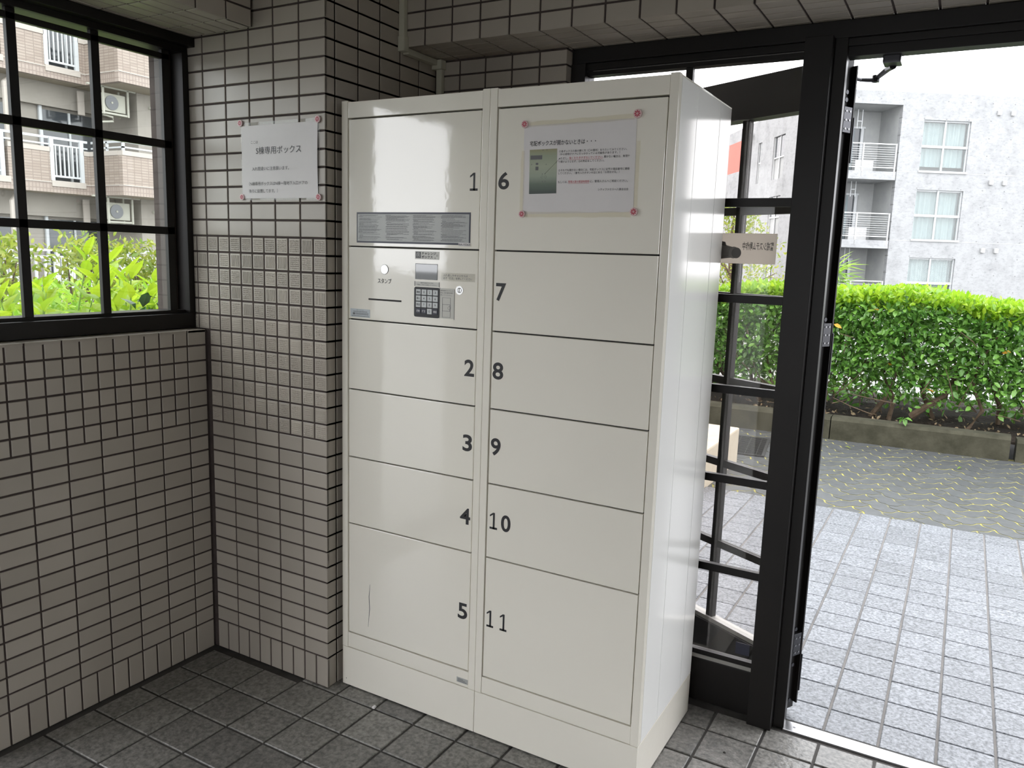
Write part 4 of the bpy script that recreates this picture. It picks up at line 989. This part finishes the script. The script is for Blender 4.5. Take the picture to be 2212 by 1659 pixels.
def sash_window(a, b, f, style):
    w = C('window', K['white_metal'], cbk, a, b, .10, .12, f + 2.0, f + 2.06)
    def W(name, m, *r): return C(name, m, w, *r)
    W('frame', K['white_metal'], a, a + .05, .08, .16, f, f + 2.06); W('frame', K['white_metal'], b - .05, b, .08, .16, f, f + 2.06); W('frame', K['white_metal'], a - .04, b + .04, -.05, .16, f - .05, f + .03)
    W('transom', K['white_metal'], a, b, .06, .16, f + .96, f + 1.06); mid = (a + b) / 2 - .03; W('mullion', K['white_metal'], mid - .035, mid + .035, .07, .16, f, f + 2.06)
    for p0, p1 in ((a + .05, mid - .035), (mid + .035, b - .05)):
        for q0, q1 in ((f + .03, f + .96), (f + 1.06, f + 2.0)): W('pane', K['glass'], p0, p1, .115, .12, q0, q1)
    mb = MB(); n = 64
    for t, (z0, z1) in enumerate(((f + (.22 if style == 0 else .0), f + .96), (f + 1.06, f + 2.0))):
        for k in range(n):
            x0 = a + (b - a) * k / n; x1 = a + (b - a) * (k + 1) / n; am = .03
            y0, y1 = .30 + am * math.sin(k * .9 + style), .30 + am * math.sin((k + 1) * .9 + style)
            mb.quad((x0 + 4.3, y0, z0 + OZ), (x1 + 4.3, y1, z0 + OZ), (x1 + 4.3, y1, z1 + OZ), (x0 + 4.3, y0, z1 + OZ))
    mb.obj('curtain', K['curtain'], w)
for a, b in wx:
    for k, f in enumerate(FL): sash_window(a, b, f, k)
# balconies
for k, f in enumerate((5.30, 2.50, -.30)):
    bz = f - .31
    b = C('balcony_slab', K['concrete'], cbk, -4.05, -1.40, -.10, 1.75, f - .31, f + .02)
    for z in (1.12, .18): C('rail', K['steel_rail'], b, -4.05, -1.44, -.06, -.02, f + z - .02, f + z + .02)
    for q in range(9): C('rail_wire', K['steel_rail'], b, -4.05, -1.44, -.045, -.030, f + .26 + .09 * q, f + .272 + .09 * q)
    for s_ in (-4.0, -2.86, -1.47): C('rail_post', K['steel_rail'], b, s_ - .025, s_ + .025, -.10, -.05, f - .2, f + 1.14)
    for e, n_ in ((0, 'door_frame'),):
        dr = C('balcony_door', K['white_metal'], cbk, -3.75, -2.0, 1.66, 1.74, f + 1.98, f + 2.06)
        C('frame', K['white_metal'], dr, -3.75, -3.68, 1.64, 1.74, f, f + 2.0); C('frame', K['white_metal'], dr, -2.20, -2.08, 1.62, 1.74, f, f + 2.06)
        C('pane', K['curtain'], dr, -3.68, -2.45, 1.70, 1.73, f, f + 1.98); C('pane', K['dark_win'], dr, -2.45, -2.2, 1.70, 1.73, f, f + 1.98)
    if k < 2:
        ac = C('outdoor_unit', K['vent'], cbk, -2.75, -1.95, .75, 1.05, f + .02, f + .56, bevel=.02)
    # laundry pole hangers under the ceiling
    for s_ in (-2.75, -2.55): C('hanger_rod', K['white_metal'], cbk, s_ - .015, s_ + .015, .9, .93, f + 1.85, f + 2.62)
    C('hanger_rod', K['white_metal'], cbk, -2.75, -2.55, .9, .93, f + 2.14, f + 2.17)
    for s_ in (2.76, 3.35): C('vent_cap', K['vent'], cbk, s_ - .08, s_ + .08, -.12, 0, f + 2.45, f + 2.65, bevel=.03)
# end wall facing left, with red panel and narrow windows
def D(name, m, parent, y0, y1, z0, z1, x0=-.12, x1=0.0, **kw): return MB().box(x0, x1, y0, y1, z0 + OZ, z1 + OZ).obj(name, m, parent, **kw)
hol = []
for f in FL: hol += [(4.4, 5.8, f, f + 2.0), (7.35, 7.85, f, f + 2.0)]
mb = MB()
ys_ = sorted(set([0, 10.3] + [v for h in hol for v in h[:2]])); zs_ = sorted(set([-.4, RF] + [v for h in hol for v in h[2:]]))
for a, b in zip(ys_[:-1], ys_[1:]):
    for c, d in zip(zs_[:-1], zs_[1:]):
        if any(h[0] <= a and b <= h[1] and h[2] <= c and d <= h[3] for h in hol): continue
        mb.box(-.12, 0.0, a, b, c + OZ, d + OZ)
mb.obj('end_wall', K['concrete'], cbk)
D('end_wall', K['concrete'], cbk, 10.3, 17, -.4, 6.3); D('end_wall', K['concrete'], cbk, 12.5, 17, 6.3, RF); D('end_wall', K['concrete'], cbk, 10.3, 12.5, 7.9, RF)
D('red_panel', K['red_wall'], cbk, 10.3, 12.5, 6.3, 7.9)
for f in FL:
    for a, b in ((4.4, 5.8), (7.35, 7.85)):
        w = D('window', K['steel_rail'], cbk, a, b, f + .98, f + 1.04, -.06, -.02); D('mullion', K['steel_rail'], w, (a + b) / 2 - .03, (a + b) / 2 + .03, f, f + 2, -.06, -.02)
        D('frame', K['steel_rail'], w, a, a + .05, f, f + 2, -.07, -.01); D('frame', K['steel_rail'], w, b - .05, b, f, f + 2, -.07, -.01)
        D('curtain', K['curtain'], w, a + .05, b - .05, f, f + .98, .02, .04); D('pane', K['dark_win'], w, a + .05, b - .05, f + 1.04, f + 2, -.03, -.02)
MB().cyl((-.3, 8.7, 7.7 + OZ), .12, .3, 'z', 12).obj('lamp', K['vent'], cbk)

# ================================================================== BEIGE APARTMENTS beyond the left window
lab = empty('beige_apartments', (-19, 10, -.4), label='beige tiled apartment block with white balcony railings beyond the left window', cat='building')
def A(name, m, parent, x0, x1, y0, y1, z0, z1, **kw): return MB().box(x0 + 19, x1 + 19, y0 - 10, y1 - 10, z0 + .4, z1 + .4).obj(name, m, parent, **kw)
A('back_wall', K['greige_wall'], lab, -20.6, -20.3, -8, 11.9, -.4, 14); A('back_wall', K['greige_wall'], lab, -20.6, -19.05, 12.95, 22, -.4, 14)
A('back_wall', K['greige_wall'], lab, -20.6, -20.3, 11.9, 12.95, -.4, 14)
XR, XF = -19.4, -18.0
WM = K['white_metal']
def parapet(b, y0, y1, x, side=False):
    """solid tiled parapet: soldier band, white line, facing tiles, cap; returns the parapet part"""
    A('soldier_band', K['brick_v'], lab, x - .15, x, y0, y1, b, b + .25); A('drip_line', K['cap'], lab, x - .15, x + .015, y0, y1, b + .25, b + .275)
    A('parapet', K['brick_y'], lab, x - .15, x, y0, y1, b + .275, b + 1.03); A('cap', K['cap'], lab, x - .17, x + .02, y0, y1, b + 1.03, b + 1.15)
for fl in range(-1, 4):
    b = 2.63 + 2.88 * fl
    A('floor_slab', K['slab'], lab, -20.6, XR - .15, -8, 11.76, b - .005, b + .25); A('floor_slab', K['slab'], lab, -20.6, XF - .15, 11.91, 22, b - .005, b + .25)
    if fl < 0: 
        A('plinth_wall', K['brick_y'], lab, XR - .15, XR, -8, 11.76, -.4, b + .3); A('plinth_wall', K['brick_y'], lab, XF - .15, XF, 11.76, 22, -.4, b + .3)
    if fl >= 0:
        for yo in (0, -2.05, -4.1, -6.15, -8.2):
            parapet(b, 9.62 + yo, 10.68 + yo, XR)
            o0, o1 = 10.68 + yo, 11.57 + yo + (.1 if yo < 0 else 0)
            if yo < 0: o1 = 9.62 + yo + 2.05
            A('soldier_band', K['brick_v'], lab, XR - .15, XR, o0, o1, b, b + .16); A('sill_ledge', K['cap'], lab, XR - .17, XR + .03, o0, o1 + .03, b + .16, b + .31)
        parapet(b, 11.57, 11.755, XR); parapet(b, 11.755, 22, XF)
        # short side wall along x at the step
        A('soldier_band', K['brick_vx'], lab, XR, XF - .15, 11.755, 11.90, b, b + .25); A('drip_line', K['cap'], lab, XR, XF - .15, 11.74, 11.90, b + .25, b + .275)
        A('parapet', K['brick_x'], lab, XR, XF - .15, 11.758, 11.90, b + .275, b + 1.03); A('cap', K['cap'], lab, XR, XF - .17, 11.74, 11.92, b + 1.03, b + 1.15)
    else:
        pass
    # white railing
    rl = A('railing', WM, lab, XR - .07, XR - .02, -6, 11.72, b + 1.36, b + 1.42)
    A('mid_rail', WM, rl, XR - .07, XR - .02, -6, 11.72, b + 1.20, b + 1.24)
    A('rail', WM, rl, XF - .07, XF - .02, 11.80, 22, b + 1.36, b + 1.42); A('mid_rail', WM, rl, XF - .07, XF - .02, 11.80, 22, b + 1.22, b + 1.26)
    A('rail', WM, rl, XR, XF - .02, 11.80, 11.85, b + 1.36, b + 1.42); A('mid_rail', WM, rl, XR, XF - .02, 11.80, 11.85, b + 1.22, b + 1.26)
    for yy_ in (11.83, 12.95, 14.1, 15.2): A('post', WM, rl, XF - .08, XF - .02, yy_ - .03, yy_ + .03, b + 1.1, b + 1.4)
    A('post', WM, rl, -18.75, -18.69, 11.80, 11.85, b + 1.1, b + 1.4)
    for yo in (0, -2.05, -4.1):
        o0, o1 = 10.72 + yo, 11.53 + yo
        for p_ in (o0, o1): A('post', WM, rl, XR - .06, XR + .02, p_ - .05, p_ + .05, b + .31, b + 1.40)
        A('bottom_rail', WM, rl, XR - .05, XR - .01, o0, o1, b + .40, b + .45)
        for q in range(6): A('baluster', WM, rl, XR - .045, XR - .015, o0 + .115 * (q + 1) - .017, o0 + .115 * (q + 1) + .017, b + .43, b + 1.22)
    # recessed upper lintel and dark sliding windows on the back wall
    A('lintel', K['greige_wall'], lab, -20.3, -20.1, 4, 12.9, b + 2.28, b + 2.88)
    for y0, y1 in ((10.98, 12.6), (8.6, 10.2), (6.2, 7.8)):
        w = A('window', K['dark_win'], lab, -20.29, -20.26, y0, y1, b + .3, b + 2.2); A('window_frame', WM, w, -20.27, -20.2, y0 - .06, y0 + .02, b + .25, b + 2.6); A('window_frame', WM, w, -20.27, -20.22, y0 + .75, y0 + .80, b + .25, b + 2.2)
    # hanging air conditioner in a cream frame
    ac = A('air_conditioner', K['ac'], lab, -19.32, -19.0, 11.98, 12.62, b + 2.25, b + 2.72, bevel=.02)
    for yy_ in (11.94, 12.66): 
        for xx_ in (-19.36, -18.96): A('hanger_frame', K['ac'], ac, xx_ - .02, xx_ + .02, yy_ - .025, yy_ + .025, b + 2.16, b + 2.86)
    A('hanger_frame', K['ac'], ac, -19.36, -18.96, 11.94, 12.66, b + 2.17, b + 2.22); A('hanger_frame', K['ac'], ac, -19.0, -18.94, 11.5, 12.9, b + 2.84, b + 2.88)
    MB().cyl((.005, 12.2 - 10, b + 2.48 + .4), .19, .02, 'x', 24).obj('fan_grille', K['dark_win'], ac); MB().cyl((.028, 12.2 - 10, b + 2.48 + .4), .03, .01, 'x', 12).obj('fan_hub', K['ac'], ac)
    A('louvre_panel', K['cap'], lab, -19.9, -19.86, 11.80, 11.98, b + 2.16, b + 2.78)
    MB().tube([(-.1, 12.0 - 10, b + 2.16 + .4), (-.05, 12.25 - 10, b + 2.12 + .4), (-.1, 12.3 - 10, b + 2.02 + .4), (-.2, 11.95 - 10, b + 1.96 + .4)], .03, 8).obj('drain_hose', K['ac'], ac)
    MB().cyl((.02, 13.62 - 10, b + 2.30 + .4), .10, .04, 'x', 20).obj('round_vent', K['vent'], lab)
    A('pipe_clip', K['ac'], lab, -18.985, -18.90, 13.3, 13.75, b + 2.5, b + 2.56)
    MB().tube([(-.6, 9.75 - 10, b + .4), (-.6, 9.75 - 10, b + 2.6 + .4), (-.9, 10.05 - 10, b + 2.8 + .4)], .06, 8).obj('downpipe', K['cap'], lab)
A('end_wall', K['greige_wall'], lab, -19.05, -18.98, 12.95, 22, -.4, 14)

# --- white fence in front of it
fe = empty('white_fence', (-13.6, 8, -.1), label='white railing fence behind the bushes outside the left window', cat='fence')
for z in (1.30, 1.16): MB().box(-.03, .03, -8, 8, z - .02, z + .02).obj('rail', WM, fe)
MB().box(-.03, .03, -8, 8, .30, .34).obj('rail', WM, fe)
pm = MB().box(-.02, .02, -.02, .02, .0, 1.28).mesh('picket', WM); pk = MB().box(-.04, .04, -.04, .04, .0, 1.32).mesh('post', WM)
for k in range(64): inst('picket', pm, fe, (0, -6 + .18 * k, 0), scale=(1, 1, .9))
for k in range(12): inst('post', pk, fe, (0, -6 + 1.1 * k, 0))
# ================================================================== SHRUBS outside the left window
def shoot(parent, mes, base, tip, r, nl, up=.6):
    d = Vector(tip) - Vector(base); out = []
    for k in range(nl):
        t = .35 + .65 * (k + .5) / nl; p = Vector(base) + d * t; a = k * 2.4 + r.uniform(-.4, .4); el = .1 + .9 * t + r.uniform(-.2, .3)
        out.append((p, Vector((math.cos(a) * math.cos(el), math.sin(a) * math.cos(el), math.sin(el)))))
    return out
sh = empty('large_leaf_shrub', (-1.55, .1, 0), label='bright green large-leaved shrub close outside the left window', cat='shrub')
lw = leaf_meshes(K['leaf_win'], .105, .052, 6); rr = random.Random(77); leaves = []; mbs = MB()
for k in range(72):
    x = rr.uniform(-2.15, -1.05); y_ = rr.uniform(-1.1, 1.35); zt = 1.13 + .07 * math.sin(3 * y_ + .6) + rr.uniform(-.12, .11) - .12 * max(0, y_ - .5) - .06 * (x + 1.6)
    base = (x + rr.uniform(-.08, .08) + 1.55, y_ + rr.uniform(-.08, .08) - .1, zt - .36); tip = (x + 1.55, y_ - .1, zt)
    mbs.tube([base, tip], [.005, .0025], 5, caps=False)
    leaves += [(p, d, y_, x) for p, d in shoot(None, None, base, tip, rr, 9)]
tag(mbs.obj('shoots', mat('green_shoot', (.18, .30, .05), .6, .3), sh), kind='stuff')
leaves.sort(key=lambda q: -q[0].z); mb = MB()
for i, (p, d, y_, x) in enumerate(leaves):
    if i < 295: put_leaf(sh, rr.choice(lw), p, d, rr.uniform(-.5, .5))
    else: vs, fs = leaf_verts(p, d, rdir(rr, 1.5), rr.uniform(.085, .115), .052, .4, .15); mb.add(vs, fs)
for k in range(1500):
    p = (rr.uniform(-.55, .45), rr.uniform(-1.2, 1.2), rr.uniform(.35, 1.0)); vs, fs = leaf_verts(p, rdir(rr, .3), rdir(rr, 1.5), rr.uniform(.08, .11), .04, .4, .15); mb.add(vs, fs)
tag(mb.obj('inner_leaves', K['leaf_win'], sh), kind='stuff')
for k in range(10):
    y_ = -1.0 + .22 * k; MB().tube([(rr.uniform(-.2, .2), y_, -.1), (rr.uniform(-.2, .2), y_ + .05, .5), (rr.uniform(-.3, .3), y_, .95)], [.016, .012, .006], 6).obj('stem', K['bark'], sh)
ld = leaf_meshes(K['leaf_dark'], .07, .04, 3)
for k in range(14): put_leaf(sh, ld[k % 3], (.62 + rr.uniform(-.05, .05), -.02 + rr.uniform(-.06, .07), 1.12 + rr.uniform(-.05, .06)), rdir(rr, .1), rr.uniform(-1, 1), name='dark_leaf')
def bush(name, label, loc, rx, ry, z0, z1, n, m, L, holes=True):
    o = empty(name, loc, label=label, cat='bush', group='bushes outside the left window'); r = random.Random(int(abs(loc[1] * 100)) + n); mb = MB()
    for k in range(6):
        a = r.uniform(0, 6.28); MB().tube([(0, 0, 0), (math.cos(a) * rx * .3, math.sin(a) * ry * .3, z1 * .55), (math.cos(a) * rx * .6, math.sin(a) * ry * .6, z1 * .9)], [.02, .014, .006], 5).obj('stem', K['bark'], o)
    cl = [(r.uniform(-rx, rx) * .75, r.uniform(-ry, ry) * .8, r.uniform(z0, z1)) for _ in range(34)]
    for k in range(n):
        c = r.choice(cl); q = rdir(r, 0) * (r.random() ** .5) * .24; p = (c[0] + q.x, c[1] + q.y, min(c[2] + q.z * .8, z1 + .05)); vs, fs = leaf_verts(p, rdir(r, .5), rdir(r, 1), L * r.uniform(.8, 1.2), L * .4); mb.add(vs, fs)
    tag(mb.obj('foliage', m, o), kind='stuff'); return o
bush('photinia_bush', 'yellow-green bush left of the middle bush, before the white fence', (-5.2, 1.70, -.1), .45, .36, .55, 1.45, 2400, K['leaf_yel'], .07)
bush('photinia_bush', 'dense yellow-green bush in the middle, before the white fence', (-5.2, 2.45, -.1), .45, .38, .45, 1.50, 3000, K['leaf_yel'], .07)
bush('photinia_bush', 'loose reddish-tipped bush nearest the right window jamb', (-5.0, 3.12, -.1), .4, .34, .45, 1.42, 2200, K['leaf_yel'], .065)
bush('photinia_bush', 'yellow-green bush at the left edge of the window view', (-5.3, .95, -.1), .45, .36, .5, 1.45, 2000, K['leaf_yel'], .07)
bush('low_bush', 'low darker green bushes between the shrub and the fence', (-3.6, 1.4, -.1), .5, 1.3, .5, 1.12, 3200, K['leaf_new'], .07)
